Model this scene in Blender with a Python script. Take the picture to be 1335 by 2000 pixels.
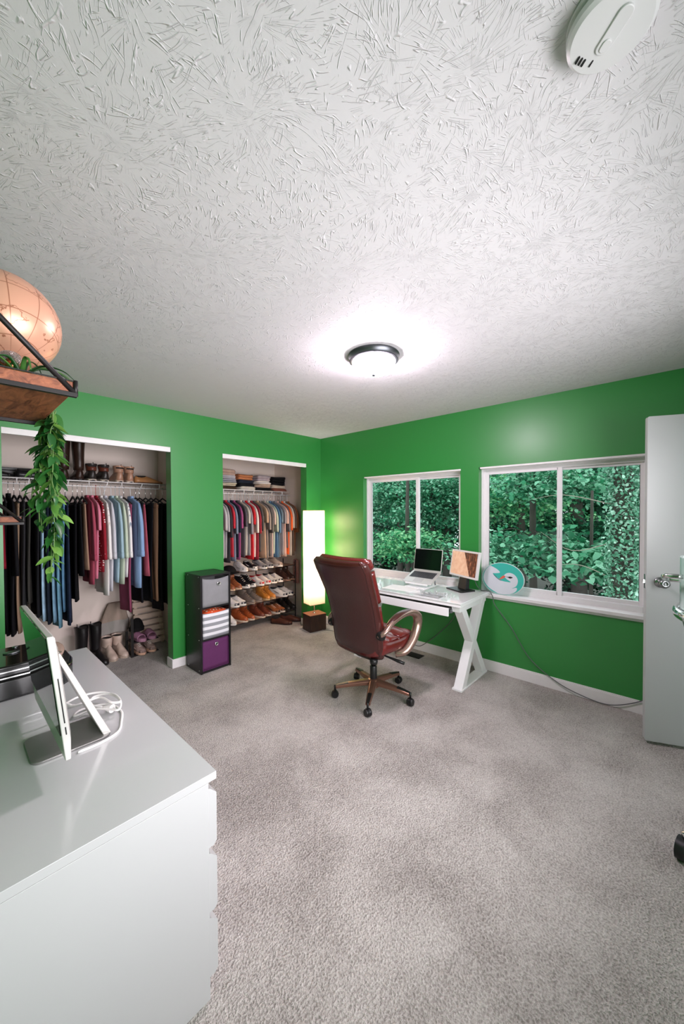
import bpy, bmesh, math, random
import numpy as np
from mathutils import Vector, Matrix
random.seed(7); rng = np.random.default_rng(7)
PI = math.pi
scn = bpy.context.scene
COL = scn.collection
for o in list(bpy.data.objects): bpy.data.objects.remove(o)

# ------------------------------------------------------------------ camera
F, YAW, PIT, ROL, SY, H = 714.5, math.radians(47.37), math.radians(.98), math.radians(.25), 9.9, 1.484
FW = np.array([math.sin(YAW)*math.cos(PIT), math.cos(YAW)*math.cos(PIT), -math.sin(PIT)])
_rt = np.array([math.cos(YAW), -math.sin(YAW), 0.]); _dn = np.cross(FW, _rt)
RT = math.cos(ROL)*_rt + math.sin(ROL)*_dn; DN = -math.sin(ROL)*_rt + math.cos(ROL)*_dn
cd = bpy.data.cameras.new('camera'); cam = bpy.data.objects.new('camera', cd); COL.objects.link(cam)
cd.sensor_fit = 'VERTICAL'; cd.sensor_height = 36; cd.lens = F/2000*36; cd.shift_y = SY/2000
cd.clip_start = .02; cd.clip_end = 200
cam.matrix_world = Matrix(((RT[0], -DN[0], -FW[0], 0), (RT[1], -DN[1], -FW[1], 0), (RT[2], -DN[2], -FW[2], H), (0, 0, 0, 1)))
scn.camera = cam
def ray(x, y): return RT*(x-667.5)/F + DN*(y-1000-SY)/F + FW
def at_x(x, y, X): d = ray(x, y); return d*X/d[0] + [0, 0, H]
def at_y(x, y, Y): d = ray(x, y); return d*Y/d[1] + [0, 0, H]
def at_z(x, y, Z): d = ray(x, y); return d*(Z-H)/d[2] + [0, 0, H]

# ------------------------------------------------------------------ light and exposure
w = bpy.data.worlds.new('world'); scn.world = w; w.use_nodes = True
bg = w.node_tree.nodes['Background']; bg.inputs[0].default_value = (.86, .95, 1, 1); bg.inputs[1].default_value = 1.5
vs = scn.view_settings; vs.view_transform = 'Standard'; vs.look = 'None'; vs.gamma = 1; vs.use_curve_mapping = False
vs.exposure = 0.93
def area(name, loc, rot, sx, sy, power, col=(1, 1, 1)):
    l = bpy.data.lights.new(name, 'AREA'); l.shape = 'RECTANGLE'; l.size = sx; l.size_y = sy; l.energy = power; l.color = col
    o = bpy.data.objects.new(name, l); COL.objects.link(o); o.location = loc; o.rotation_euler = rot; return o
area('back_fill_light', (1.27, -.54, 1.38), (math.radians(93), 0, math.radians(-4)), 2.1, 1.1, 31, (1, .94, .985)).data.spread = math.radians(124)  # added fill light out of view, brightens ceiling and room from behind the camera

# ------------------------------------------------------------------ helpers: materials
def lin(h):
    h = h.lstrip('#'); c = [int(h[i:i+2], 16)/255 for i in (0, 2, 4)]
    return tuple((x/12.92 if x <= .04045 else ((x+.055)/1.055)**2.4) for x in c) + (1,)
MC = {}
def mat(name, col, rough=.5, metal=0., var=.0, vscale=20., bump=0., bscale=80., spec=.5, coat=0., vec=None, emit=None, estr=0., trans=0.):
    """principled material with optional noise variation in colour and a fine bump"""
    if name in MC: return MC[name]
    m = bpy.data.materials.new(name); m.use_nodes = True; nt = m.node_tree; N = nt.nodes; p = N['Principled BSDF']
    c = lin(col) if isinstance(col, str) else col
    p.inputs['Base Color'].default_value = c; p.inputs['Roughness'].default_value = rough; p.inputs['Metallic'].default_value = metal
    p.inputs['Specular IOR Level'].default_value = spec; p.inputs['Coat Weight'].default_value = coat; p.inputs['Transmission Weight'].default_value = trans
    if emit: p.inputs['Emission Color'].default_value = lin(emit); p.inputs['Emission Strength'].default_value = estr
    if var or bump:
        tc = N.new('ShaderNodeTexCoord'); src = tc.outputs['Object']
        if vec:
            mp = N.new('ShaderNodeMapping'); mp.inputs['Scale'].default_value = vec; nt.links.new(src, mp.inputs[0]); src = mp.outputs[0]
    if var:
        nz = N.new('ShaderNodeTexNoise'); nz.inputs['Scale'].default_value = vscale; nz.inputs['Detail'].default_value = 4; nt.links.new(src, nz.inputs['Vector'])
        rp = N.new('ShaderNodeMix'); rp.data_type = 'RGBA'
        rp.inputs[6].default_value = tuple(max(0, x*(1-var)) for x in c[:3])+(1,); rp.inputs[7].default_value = tuple(min(1, x*(1+var)) for x in c[:3])+(1,)
        nt.links.new(nz.outputs['Fac'], rp.inputs[0]); nt.links.new(rp.outputs[2], p.inputs['Base Color'])
    if bump:
        nb = N.new('ShaderNodeTexNoise'); nb.inputs['Scale'].default_value = bscale; nb.inputs['Detail'].default_value = 3; nt.links.new(src, nb.inputs['Vector'])
        b = N.new('ShaderNodeBump'); b.inputs['Strength'].default_value = bump; b.inputs['Distance'].default_value = .01
        nt.links.new(nb.outputs['Fac'], b.inputs['Height']); nt.links.new(b.outputs[0], p.inputs['Normal'])
    MC[name] = m; return m
class NT:
    """small wrapper to write node graphs briefly"""
    def __init__(s, name, rough=.5, spec=.5):
        s.m = bpy.data.materials.new(name); s.m.use_nodes = True; s.t = s.m.node_tree; s.p = s.t.nodes['Principled BSDF']
        s.p.inputs['Roughness'].default_value = rough; s.p.inputs['Specular IOR Level'].default_value = spec; MC[name] = s.m
    def n(s, kind, **kw):
        x = s.t.nodes.new('ShaderNode'+kind)
        for k, v in kw.items(): setattr(x, k, v)
        return x
    def l(s, a, b): s.t.links.new(a, b)
    def math(s, op, a, b=None, c=None):
        x = s.n('Math', operation=op)
        for i, v in enumerate((a, b, c)):
            if v is None: continue
            if isinstance(v, (int, float)): x.inputs[i].default_value = v
            else: s.l(v, x.inputs[i])
        return x.outputs[0]
    def vmath(s, op, a, b=None):
        x = s.n('VectorMath', operation=op)
        for i, v in enumerate((a, b)):
            if v is None: continue
            if isinstance(v, tuple): x.inputs[i].default_value = v
            else: s.l(v, x.inputs[i])
        return x
    def noise(s, vec, scale, detail=2, dist=0., rough=.5):
        x = s.n('TexNoise'); x.inputs['Scale'].default_value = scale; x.inputs['Detail'].default_value = detail; x.inputs['Distortion'].default_value = dist
        x.inputs['Roughness'].default_value = rough; s.l(vec, x.inputs['Vector']); return x
    def ramp(s, fac, *stops):
        x = s.n('ValToRGB'); e = x.color_ramp.elements
        while len(e) < len(stops): e.new(.5)
        for el, (p, c) in zip(e, stops): el.position = p; el.color = lin(c) if isinstance(c, str) else c
        s.l(fac, x.inputs[0]); return x.outputs[0]
    def smooth(s, v, a, b, c=0., d=1.):
        x = s.n('MapRange', interpolation_type='SMOOTHSTEP')
        s.l(v, x.inputs[0])
        for i, k in enumerate((a, b, c, d)): x.inputs[i+1].default_value = k
        return x.outputs[0]
    def bump(s, h, strength, dist):
        b = s.n('Bump'); b.inputs['Strength'].default_value = strength; b.inputs['Distance'].default_value = dist; s.l(h, b.inputs['Height'])
        s.l(b.outputs[0], s.p.inputs['Normal']); return b
    def color(s, c): s.l(c, s.p.inputs['Base Color'])
    def obj(s): return s.n('TexCoord').outputs['Object']

def m_ceiling():
    g = NT('ceiling_stomp_texture', .75, .3); P = g.obj()
    wob = g.noise(P, 5, 2); off = g.vmath('SCALE', g.vmath('SUBTRACT', wob.outputs['Color'], (.5, .5, .5)).outputs[0]); off.inputs['Scale'].default_value = .07
    Q = g.vmath('ADD', P, off.outputs[0]).outputs[0]
    def layer(scale, k, seed):
        q = g.vmath('ADD', Q, (seed, seed*1.7, 0)).outputs[0]
        v = g.n('TexVoronoi', voronoi_dimensions='2D', feature='F1'); v.inputs['Scale'].default_value = scale; g.l(q, v.inputs['Vector'])
        d = g.vmath('SUBTRACT', q, v.outputs['Position']).outputs[0]
        s = g.n('SeparateXYZ'); g.l(d, s.inputs[0])
        ang = g.math('ARCTAN2', s.outputs[1], s.outputs[0]); r = g.math('SQRT', g.math('ADD', g.math('MULTIPLY', s.outputs[0], s.outputs[0]), g.math('MULTIPLY', s.outputs[1], s.outputs[1])))
        sc = g.n('SeparateColor'); g.l(v.outputs['Color'], sc.inputs[0])
        cb = g.n('CombineXYZ'); g.l(g.math('MULTIPLY', ang, k), cb.inputs[0]); g.l(g.math('MULTIPLY', r, 9), cb.inputs[1]); g.l(g.math('MULTIPLY', sc.outputs[0], 40), cb.inputs[2])
        n = g.noise(cb.outputs[0], 1.0, 0, .35)
        ridge = g.smooth(g.math('ABSOLUTE', g.math('SUBTRACT', n.outputs['Fac'], .5)), .0, .034, 1, 0)
        brk = g.smooth(g.noise(q, 30, 2).outputs['Fac'], .47, .57)
        return g.math('MULTIPLY', ridge, brk)
    h = g.math('MAXIMUM', g.math('MAXIMUM', layer(3.3, 13.0, 0.), layer(2.6, 17.0, 3.3)), layer(4.1, 9.0, 7.1))
    h = g.math('ADD', h, g.math('MULTIPLY', g.noise(P, 60, 3).outputs['Fac'], .25))
    g.bump(h, .6, .004); g.p.inputs['Base Color'].default_value = lin('#cbc9cb'); return g.m
def m_carpet():
    g = NT('carpet_pile', .95, .05); P = g.obj()
    big = g.noise(P, 2.2, 5, .25, .6).outputs['Fac']; tuft = g.noise(P, 130, 2).outputs['Fac']; mid = g.noise(P, 38, 3).outputs['Fac']
    f = g.math('ADD', g.math('MULTIPLY', g.smooth(big, .3, .7), .42), g.math('MULTIPLY', g.smooth(tuft, .3, .7), .5))
    f = g.math('ADD', f, g.math('MULTIPLY', g.math('SUBTRACT', mid, .5), .5))
    g.color(g.ramp(f, (.0, '#8a837e'), (.5, '#b8b1ac'), (1., '#d6d0cb')))
    h = g.math('ADD', g.math('MULTIPLY', tuft, 1.), g.math('MULTIPLY', mid, .7)); g.bump(h, 1., .012); return g.m
def m_wall(name, col, rough=.42):
    g = NT(name, rough, .5); P = g.obj()
    n = g.noise(P, 260, 2).outputs['Fac']; g.bump(n, .12, .004)
    g.p.inputs['Base Color'].default_value = lin(col)
    if name.startswith('green'): g.p.inputs['Coat Weight'].default_value = .35; g.p.inputs['Coat Roughness'].default_value = .3
    return g.m
def m_wood(name, a, b, scale=(2, 14, 14), rough=.5):
    g = NT(name, rough); P = g.obj(); mp = g.n('Mapping'); mp.inputs['Scale'].default_value = scale; g.l(P, mp.inputs[0])
    n = g.noise(mp.outputs[0], 3.2, 5, 1.4, .6).outputs['Fac']; g.color(g.ramp(n, (.3, a), (.7, b))); g.bump(n, .25, .003); return g.m
def m_leaf(name, a, b, c, rough=.45, tl=.35):
    g = NT(name, rough, .4); gi = g.n('NewGeometry'); oi = g.n('ObjectInfo')
    r = g.math('FRACT', g.math('ADD', gi.outputs['Random Per Island'], oi.outputs['Random']))
    cr = g.ramp(r, (0., a), (.55, b), (1., c)); g.color(cr)
    t = g.n('BsdfTranslucent'); g.l(cr, t.inputs[0]); mx = g.n('MixShader'); mx.inputs[0].default_value = tl
    out = g.t.nodes['Material Output']; g.l(g.p.outputs[0], mx.inputs[1]); g.l(t.outputs[0], mx.inputs[2]); g.l(mx.outputs[0], out.inputs[0]); return g.m
def m_glass():
    g = NT('window_glass', .0); out = g.t.nodes['Material Output']
    tr = g.n('BsdfTransparent'); tr.inputs[0].default_value = (.93, .97, .96, 1); gl = g.n('BsdfGlossy'); gl.inputs['Roughness'].default_value = .01
    fr = g.n('Fresnel'); fr.inputs[0].default_value = 1.35; mx = g.n('MixShader'); g.l(g.math('MULTIPLY', fr.outputs[0], .6), mx.inputs[0]); g.l(tr.outputs[0], mx.inputs[1]); g.l(gl.outputs[0], mx.inputs[2]); g.l(mx.outputs[0], out.inputs[0]); return g.m
def m_paper():
    g = NT('lamp_paper', .9, .1); out = g.t.nodes['Material Output']; P = g.obj()
    wv = g.n('TexWave', bands_direction='Z'); wv.inputs['Scale'].default_value = 26; wv.inputs['Distortion'].default_value = 2.5; wv.inputs['Detail'].default_value = 3; g.l(P, wv.inputs['Vector'])
    c = g.ramp(wv.outputs['Fac'], (0, '#f0d6b4'), (1, '#fbe9d0')); g.color(c); g.bump(wv.outputs['Fac'], .3, .002)
    t = g.n('BsdfTranslucent'); g.l(c, t.inputs[0]); mx = g.n('MixShader'); mx.inputs[0].default_value = .65
    g.l(g.p.outputs[0], mx.inputs[1]); g.l(t.outputs[0], mx.inputs[2]); g.l(mx.outputs[0], out.inputs[0]); return g.m
def m_globe():
    g = NT('rose_copper_globe', .34, .35); g.p.inputs['Metallic'].default_value = .35; P = g.obj()
    s = g.n('SeparateXYZ'); g.l(P, s.inputs[0])
    ang = g.math('ARCTAN2', s.outputs[1], s.outputs[0]); lat = g.math('ARCSINE', g.math('DIVIDE', s.outputs[2], g.vmath('LENGTH', P).outputs['Value']))
    def lines(v, k):
        f = g.math('FRACT', g.math('MULTIPLY', v, k)); return g.smooth(g.math('ABSOLUTE', g.math('SUBTRACT', f, .5)), .47, .5)
    land = g.noise(P, 11, 6).outputs['Fac']; coast = g.smooth(g.math('ABSOLUTE', g.math('SUBTRACT', land, .52)), .0, .012, 1, 0)
    e = g.math('MAXIMUM', g.math('MAXIMUM', lines(ang, 1.91), lines(lat, 1.91)), coast)
    g.color(g.ramp(e, (0, '#dba58a'), (1, '#9c6249'))); g.bump(e, -.3, .002); return g.m
def m_denim(name, col):
    g = NT(name, .85, .15); P = g.obj(); c = lin(col)
    n = g.noise(P, 14, 4).outputs['Fac']; w2 = g.noise(g.vmath('MULTIPLY', P, (900, 900, 260)).outputs[0], 1, 1).outputs['Fac']
    f = g.math('ADD', g.math('MULTIPLY', n, .7), g.math('MULTIPLY', w2, .3))
    g.color(g.ramp(f, (.3, tuple(x*.62 for x in c[:3])+(1,)), (.7, tuple(min(1, x*1.25) for x in c[:3])+(1,)))); g.bump(w2, .2, .001); return g.m
def m_stripe(name, a, b, k, axis=2, rough=.85, duty=.5):
    g = NT(name, rough, .2); s = g.n('SeparateXYZ'); g.l(g.obj(), s.inputs[0])
    f = g.math('FRACT', g.math('MULTIPLY', s.outputs[axis], k)); f = g.math('GREATER_THAN', f, duty)
    g.color(g.ramp(f, (0, a), (1, b))); return g.m
def m_dots(name, a, b, scale=45):
    g = NT(name, .8, .2); v = g.n('TexVoronoi'); v.inputs['Scale'].default_value = scale; v.inputs['Randomness'].default_value = .3; g.l(g.obj(), v.inputs['Vector'])
    g.color(g.ramp(g.smooth(v.outputs['Distance'], .25, .3), (0, b), (1, a))); return g.m
def m_screen(name):
    g = NT(name, .25); P = g.obj(); s = g.n('SeparateXYZ'); g.l(P, s.inputs[0])
    f = g.math('GREATER_THAN', g.math('ADD', s.outputs[1], g.math('MULTIPLY', s.outputs[2], -.45)), -.045)
    mp = g.n('Mapping'); mp.inputs['Rotation'].default_value = (.9, 0, 0); mp.inputs['Scale'].default_value = (1, 5, 1); g.l(P, mp.inputs[0])
    n = g.noise(mp.outputs[0], 16, 6, 1.2).outputs['Fac']; rock = g.ramp(n, (.3, '#1c0d09'), (.5, '#5a2c1a'), (.68, '#b06a48'), (.8, '#d9a07c'))
    sand = g.ramp(g.noise(P, 30, 3).outputs['Fac'], (.3, '#e0a888'), (.7, '#f2c4a4'))
    mx = g.n('Mix', data_type='RGBA'); g.l(f, mx.inputs[0]); g.l(rock, mx.inputs[6]); g.l(sand, mx.inputs[7])
    g.p.inputs['Base Color'].default_value = (.01, .01, .01, 1); g.l(mx.outputs[2], g.p.inputs['Emission Color']); g.p.inputs['Emission Strength'].default_value = .5; return g.m

CEIL = m_ceiling(); CARPET = m_carpet()
GREEN = m_wall('green_eggshell_paint', '#2b8439', .4); CLOSETW = m_wall('closet_beige_paint', '#e6d6cc', .7); TRIMW = mat('white_trim_paint', '#e6e2e2', .4, var=.04)
VINYL = mat('window_white_vinyl', '#e2dedf', .35); GLASS = m_glass(); DOORW = mat('door_white_paint', '#b8b8b8', .38, bump=.05, bscale=30)
WHITE = mat('white_lacquer', '#bdbdbe', .22, coat=.3, var=.015, vscale=4); WHITEM = mat('white_powder_coat', '#f0f0f0', .35)
BLACK = mat('black_laminate', '#141214', .35, bump=.04); BLKPL = mat('black_plastic', '#0e0e0f', .4); BLKMT = mat('black_iron', '#1b1717', .45, .3)
CHROME = mat('polished_chrome', '#d8d8d8', .12, 1.); STEEL = mat('brushed_steel', '#8d8f92', .32, 1.); ALU = mat('satin_aluminium', '#d2d0cc', .32, .35); WIRE = mat('white_vinyl_wire', '#e6e2e0', .4)
NICKEL = mat('pewter_metal', '#5d6064', .35, .9)

# ------------------------------------------------------------------ helpers: meshes and things
class MB:
    def __init__(s): s.v = []; s.f = []
    def add(s, vs_, fs): b = len(s.v); s.v += [tuple(map(float, p)) for p in vs_]; s.f += [tuple(i+b for i in f) for f in fs]; return s
    def box(s, x0, y0, z0, x1, y1, z1):
        return s.add([(x0, y0, z0), (x1, y0, z0), (x1, y1, z0), (x0, y1, z0), (x0, y0, z1), (x1, y0, z1), (x1, y1, z1), (x0, y1, z1)],
                     [(3, 2, 1, 0), (4, 5, 6, 7), (0, 1, 5, 4), (1, 2, 6, 5), (2, 3, 7, 6), (3, 0, 4, 7)])
    def hexa(s, a, b):  # two quads a (bottom) and b (top), same winding
        return s.add(list(a)+list(b), [(3, 2, 1, 0), (4, 5, 6, 7), (0, 1, 5, 4), (1, 2, 6, 5), (2, 3, 7, 6), (3, 0, 4, 7)])
    def loft(s, rings, cap0=True, cap1=True):
        n = len(rings[0]); b = len(s.v); s.v += [tuple(map(float, p)) for r in rings for p in r]
        for i in range(len(rings)-1):
            for j in range(n):
                k = (j+1) % n; s.f.append((b+i*n+j, b+i*n+k, b+(i+1)*n+k, b+(i+1)*n+j))
        if cap0: s.f.append(tuple(b+j for j in reversed(range(n))))
        if cap1: s.f.append(tuple(b+(len(rings)-1)*n+j for j in range(n)))
        return s
    def tube(s, pts, r, n=8, cap=True, flat=1., up=None):
        P = [Vector(p) for p in pts]; R_ = r if isinstance(r, (list, tuple)) else [r]*len(P); rings = []; u = None
        for i, p in enumerate(P):
            t = (P[min(i+1, len(P)-1)]-P[max(i-1, 0)]).normalized()
            if u is None:
                a = Vector(up) if up else (Vector((0, 0, 1)) if abs(t.z) < .9 else Vector((1, 0, 0)))
                u = (a - t*a.dot(t)).normalized()
            else: u = (u - t*u.dot(t)).normalized()
            v = t.cross(u)
            rings.append([p + u*math.cos(2*PI*k/n)*R_[i]*flat + v*math.sin(2*PI*k/n)*R_[i] for k in range(n)])
        return s.loft(rings, cap, cap)
    def lathe(s, prof, n=24, c=(0, 0, 0), cap0=True, cap1=True):
        return s.loft([[(c[0]+r*math.cos(2*PI*k/n), c[1]+r*math.sin(2*PI*k/n), c[2]+z) for k in range(n)] for r, z in prof], cap0, cap1)
    def prism(s, poly, d0, d1, ax='z'):  # poly 2d; ax = extrusion axis
        g = {'z': lambda p, d: (p[0], p[1], d), 'y': lambda p, d: (p[0], d, p[1]), 'x': lambda p, d: (d, p[0], p[1])}[ax]
        return s.loft([[g(p, d0) for p in poly], [g(p, d1) for p in poly]])
    def xf(s, m): s.v = [tuple(m @ Vector(p)) for p in s.v]; return s
    def mesh(s, name, m, smooth=False):
        me = bpy.data.meshes.new(name); me.from_pydata(s.v, [], s.f)
        bm = bmesh.new(); bm.from_mesh(me); bmesh.ops.recalc_face_normals(bm, faces=bm.faces); bm.to_mesh(me); bm.free()
        if smooth: me.polygons.foreach_set('use_smooth', [True]*len(me.polygons))
        me.materials.append(m); return me
    def build(s, name, m, parent=None, smooth=False, bevel=0., seg=2, world=False, sharp=None):
        if world and parent is not None:
            l = parent.location; s.v = [(p[0]-l[0], p[1]-l[1], p[2]-l[2]) for p in s.v]
        me = s.mesh(name, m, smooth); o = bpy.data.objects.new(name, me); COL.objects.link(o)
        if parent is not None: o.parent = parent
        if bevel:
            b = o.modifiers.new('bevel', 'BEVEL'); b.width = bevel; b.segments = seg; b.limit_method = 'ANGLE'; b.angle_limit = math.radians(35)
            if smooth is None or not smooth:
                me.polygons.foreach_set('use_smooth', [True]*len(me.polygons)); b.harden_normals = True
        elif smooth and sharp:
            me.set_sharp_from_angle(angle=math.radians(sharp))
        return o
def tag(o, label, cat, group=None, kind=None):
    if label: o['label'] = label
    if cat: o['category'] = cat
    if group: o['group'] = group
    if kind: o['kind'] = kind
    return o
def thing(name, label, cat, loc=(0, 0, 0), rz=0., group=None):
    o = bpy.data.objects.new(name, None); COL.objects.link(o); o.empty_display_size = .1
    o.location = loc; o.rotation_euler = (0, 0, rz); return tag(o, label, cat, group)
def struct(name, mb, m, label=None, bevel=0., parent=None):
    o = mb.build(name, m, parent, bevel=bevel)
    if parent is None:
        o['kind'] = 'structure'
        if label: o['label'] = label
    return o
def dup(root, loc, rz=0., label=None, group=None):
    r = root.copy(); COL.objects.link(r); r.location = loc; r.rotation_euler = (0, 0, rz)
    if label: r['label'] = label
    if group: r['group'] = group
    for ch in list(root.children):
        c = ch.copy(); COL.objects.link(c); c.parent = r
        for g in ch.children: d = g.copy(); COL.objects.link(d); d.parent = c
    return r
def lerp_tab(tab, t):
    for (a, va), (b, vb) in zip(tab, tab[1:]):
        if t <= b: return va + (vb-va)*(0 if b == a else (t-a)/(b-a))
    return tab[-1][1]
def smooth_path(pts, n=8):
    P = [np.array(p, float) for p in pts]; P = [2*P[0]-P[1]]+P+[2*P[-1]-P[-2]]; out = []
    for i in range(1, len(P)-2):
        for k in range(n):
            t = k/n; a, b, c, d = P[i-1:i+3]
            out.append(tuple(.5*((2*b)+(c-a)*t+(2*a-5*b+4*c-d)*t*t+(3*b-a-3*c+d)*t**3)))
    out.append(tuple(P[-2])); return out
def rrect(x0, y0, x1, y1, r, n=5):
    out = []
    for cx, cy, a in ((x1-r, y0+r, -PI/2), (x1-r, y1-r, 0), (x0+r, y1-r, PI/2), (x0+r, y0+r, PI)):
        out += [(cx+r*math.cos(a+PI/2*k/n), cy+r*math.sin(a+PI/2*k/n)) for k in range(n+1)]
    return out

# ================================================================== THE ROOM
XW, YC, ZC, YB, XL = 3.40, 3.51, 2.44, -.62, -.08     # window wall, closet wall, ceiling, back wall, left wall
YI, YK = YC+.11, 4.50                                  # closet wall inner face, closet back
O1, O2, OT = (.279, 1.446), (1.977, 3.145), 2.088      # closet openings
struct('floor', MB().box(XL-.1, YB-1.2, -.05, XW+.1, YK+.1, 0), CARPET, 'grey beige cut pile carpet')
struct('ceiling', MB().box(XL-.1, YB-1.2, ZC, XW+.1, YK+.1, ZC+.06), CEIL, 'white ceiling with a stomped brush texture')
mb = MB()
for a, b in ((XL, O1[0]), (O1[1], O2[0]), (O2[1], XW)): mb.box(a, YC, 0, b, YI, OT)
mb.box(XL, YC, OT, XW, YI, ZC); struct('wall_closet', mb, GREEN, 'green painted wall around the two closet openings')
struct('wall_left', MB().box(XL-.1, YB-1.2, 0, XL, YK+.1, ZC), GREEN)
struct('wall_closet_back', MB().box(XL, YK, 0, XW, YK+.1, ZC), CLOSETW, 'beige closet back wall')
struct('wall_closet_partition', MB().box(1.70, YI, 0, 1.80, YK, ZC), CLOSETW)
struct('wall_closet_side', MB().box(XW-.012, YI, 0, XW+.1, YK, ZC), CLOSETW)
# back wall with a doorway and an opening added for the fill light (behind the camera)
mb = MB()
mb.box(XL, YB-.11, 0, .06, YB, ZC); mb.box(.06, YB-.11, 0, 2.3, YB, .75); mb.box(.06, YB-.11, 2.0, 2.3, YB, ZC); mb.box(2.3, YB-.11, 0, 2.46, YB, ZC)
mb.box(2.46, YB-.11, 2.07, 3.27, YB, ZC); mb.box(3.27, YB-.11, 0, XW, YB, ZC); struct('wall_back', mb, GREEN)
struct('wall_hall', MB().box(2.2, YB-1.2, 0, XW+.1, YB-1.1, ZC), mat('hall_cream_paint', '#d8d2c6', .6))
tr = MB(); tr.box(2.40, YB, 0, 2.46, YB+.015, 2.13); tr.box(2.46, YB, 2.07, 3.27, YB+.015, 2.13); tr.box(3.27, YB, 0, 3.33, YB+.015, 2.13); struct('trim_1', tr, TRIMW, bevel=.003)
# window wall with two openings
W1, W2, WT, WB = (1.565, 2.781), (.150, 1.384), 1.885, .715
mb = MB(); X2 = XW+.14
mb.box(XW, YB, 0, X2, YI, WB); mb.box(XW, YB, WT, X2, YI, ZC)
for a, b in ((YB, W2[0]), (W2[1], W1[0]), (W1[1], YI)): mb.box(XW, a, WB, X2, b, WT)
struct('wall_window', mb, GREEN, 'green painted wall with two sliding windows')
def window(n, y0, y1, mull, slide_far):
    fx0, fx1 = XW+.075, XW+.135          # frame depth range
    w_ = struct('window_%d' % n, MB().box(fx0, y0, WB, fx1, y0+.038, WT).box(fx0, y1-.038, WB, fx1, y1, WT).box(fx0, y0+.038, WT-.045, fx1, y1-.038, WT).box(fx0, y0+.038, WB, fx1, y1-.038, WB+.05),
                VINYL, 'white vinyl sliding window facing the woods', bevel=.003)
    # stop beads in the frame (stepped profile)
    MB().box(fx0-.014, y0+.0, WB, fx0, y0+.018, WT).box(fx0-.014, y1-.018, WB, fx0, y1, WT).box(fx0-.014, y0+.018, WT-.022, fx0, y1-.018, WT).build('frame_bead', VINYL, w_, bevel=.002)
    for k, (a, b, dx) in enumerate(((mull-.018, y1-.034, .0), (y0+.034, mull+.022, .026))):
        xs = fx0+.006+dx; s_ = .030; z0, z1 = WB+.046, WT-.041
        sash = MB().box(xs, a, z0, xs+.022, a+s_+(.008 if k == 0 else 0), z1).box(xs, b-s_, z0, xs+.022, b, z1).box(xs, a+s_, z1-.026, xs+.022, b-s_, z1).box(xs, a+s_, z0, xs+.022, b-s_, z0+.034).build('sash', VINYL, w_, bevel=.002)
        MB().box(xs+.008, a+s_, z0+.03, xs+.013, b-s_, z1-.024).build('pane', GLASS, sash)
        MB().box(xs+.0065, a+s_-.001, z0+.03, xs+.0075, a+s_+.004, z1-.024).box(xs+.0065, b-s_-.004, z0+.03, xs+.0075, b-s_+.001, z1-.024).build('gasket', BLKPL, sash)
    MB().box(fx0-.004, mull+.0, 1.25, fx0+.008, mull+.012, 1.36).build('latch', VINYL, w_, bevel=.002)
    return w_
window(1, W1[0], W1[1], 2.09, 0); window(2, W2[0], W2[1], .735, 0)
struct('trim_2', MB().box(XW-.035, W2[0]-.03, WB-.022, XW+.08, W1[1]+.03, WB+.006), TRIMW, 'white window sill board', bevel=.004)
struct('trim_3', MB().box(XW-.012, W2[0]-.02, WB-.075+.03, XW, W1[1]+.02, WB-.022), TRIMW, bevel=.003)
for n, (a, b) in enumerate((W1, W2)): struct('trim_%d' % (4+n), MB().box(XW-.004, a-.004, WT-.016, XW+.075, b-.016 if n == 0 else b-.012, WT), TRIMW, bevel=.002)
# baseboards
BBH = .085
struct('baseboard_window', MB().box(XW-.013, YB, 0, XW, YC, BBH).box(XW-.009, YB, BBH, XW, YC, BBH+.012), TRIMW, 'white baseboard under the windows', bevel=.002)
struct('baseboard_closet', MB().box(O1[1]-.013, YC-.013, 0, O2[0]+.013, YC, BBH).box(O1[1]-.013, YC, 0, O1[1], YI, BBH).box(O2[0], YC, 0, O2[0]+.013, YI, BBH), TRIMW, 'white baseboard around the pier between the closets', bevel=.003)
struct('baseboard_corner', MB().box(O2[1]-.013, YC-.013, 0, XW-.013, YC, BBH).box(O2[1]-.013, YC, 0, O2[1], YI, BBH), TRIMW, bevel=.003)
struct('trim_6', MB().box(O1[0], YC+.004, OT-.045, O1[1], YC+.03, OT).box(O1[0], YC+.03, OT-.02, O1[1], YC+.07, OT), TRIMW, 'white sliding door track above the wide closet', bevel=.002)
struct('trim_7', MB().box(O2[0], YC+.004, OT-.045, O2[1], YC+.03, OT+.004).box(O2[0], YC+.03, OT-.02, O2[1], YC+.07, OT), TRIMW, 'white sliding door track above the narrow closet', bevel=.002)
# open door
dr = thing('door_1', None, None, (3.0, .155, 0)); dr['kind'] = 'structure'; dr['label'] = 'white slab door standing open beside the window'
a_ = math.atan2(-.185, .080); dr.rotation_euler = (0, 0, a_)          # local +x runs from the free edge to the hinge
MB().prism(rrect(0, .02, .80, 2.065, .012), -.0175, .0175, 'y').build('door_leaf', DOORW, dr, bevel=.002)
hw = MB(); hw.lathe([(.033, 0), (.033, .006), (.028, .010), (.012, .014), (.011, .028), (.018, .034), (.027, .042), (.029, .056), (.024, .066), (.012, .069), (.009, .066), (.0, .066)], 24)
k = hw.xf(Matrix.Translation((.072, -.0175, 1.03)) @ Matrix.Rotation(PI/2, 4, 'X')).build('door_knob', mat('satin_knob', '#9a9a9c', .22, 1.), dr, True)
k['label'] = 'satin metal door knob with keyhole'
MB().box(-.0015, -.012, .985, .001, .012, 1.075).build('latch_plate', CHROME, dr); MB().box(-.012, -.006, 1.02, 0, .006, 1.04).build('latch_bolt', CHROME, dr)
for z in (.25, 1.05, 1.85): MB().lathe([(.007, 0), (.007, .09)], 10, (.803, .0, z)).build('hinge', CHROME, dr)

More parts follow.
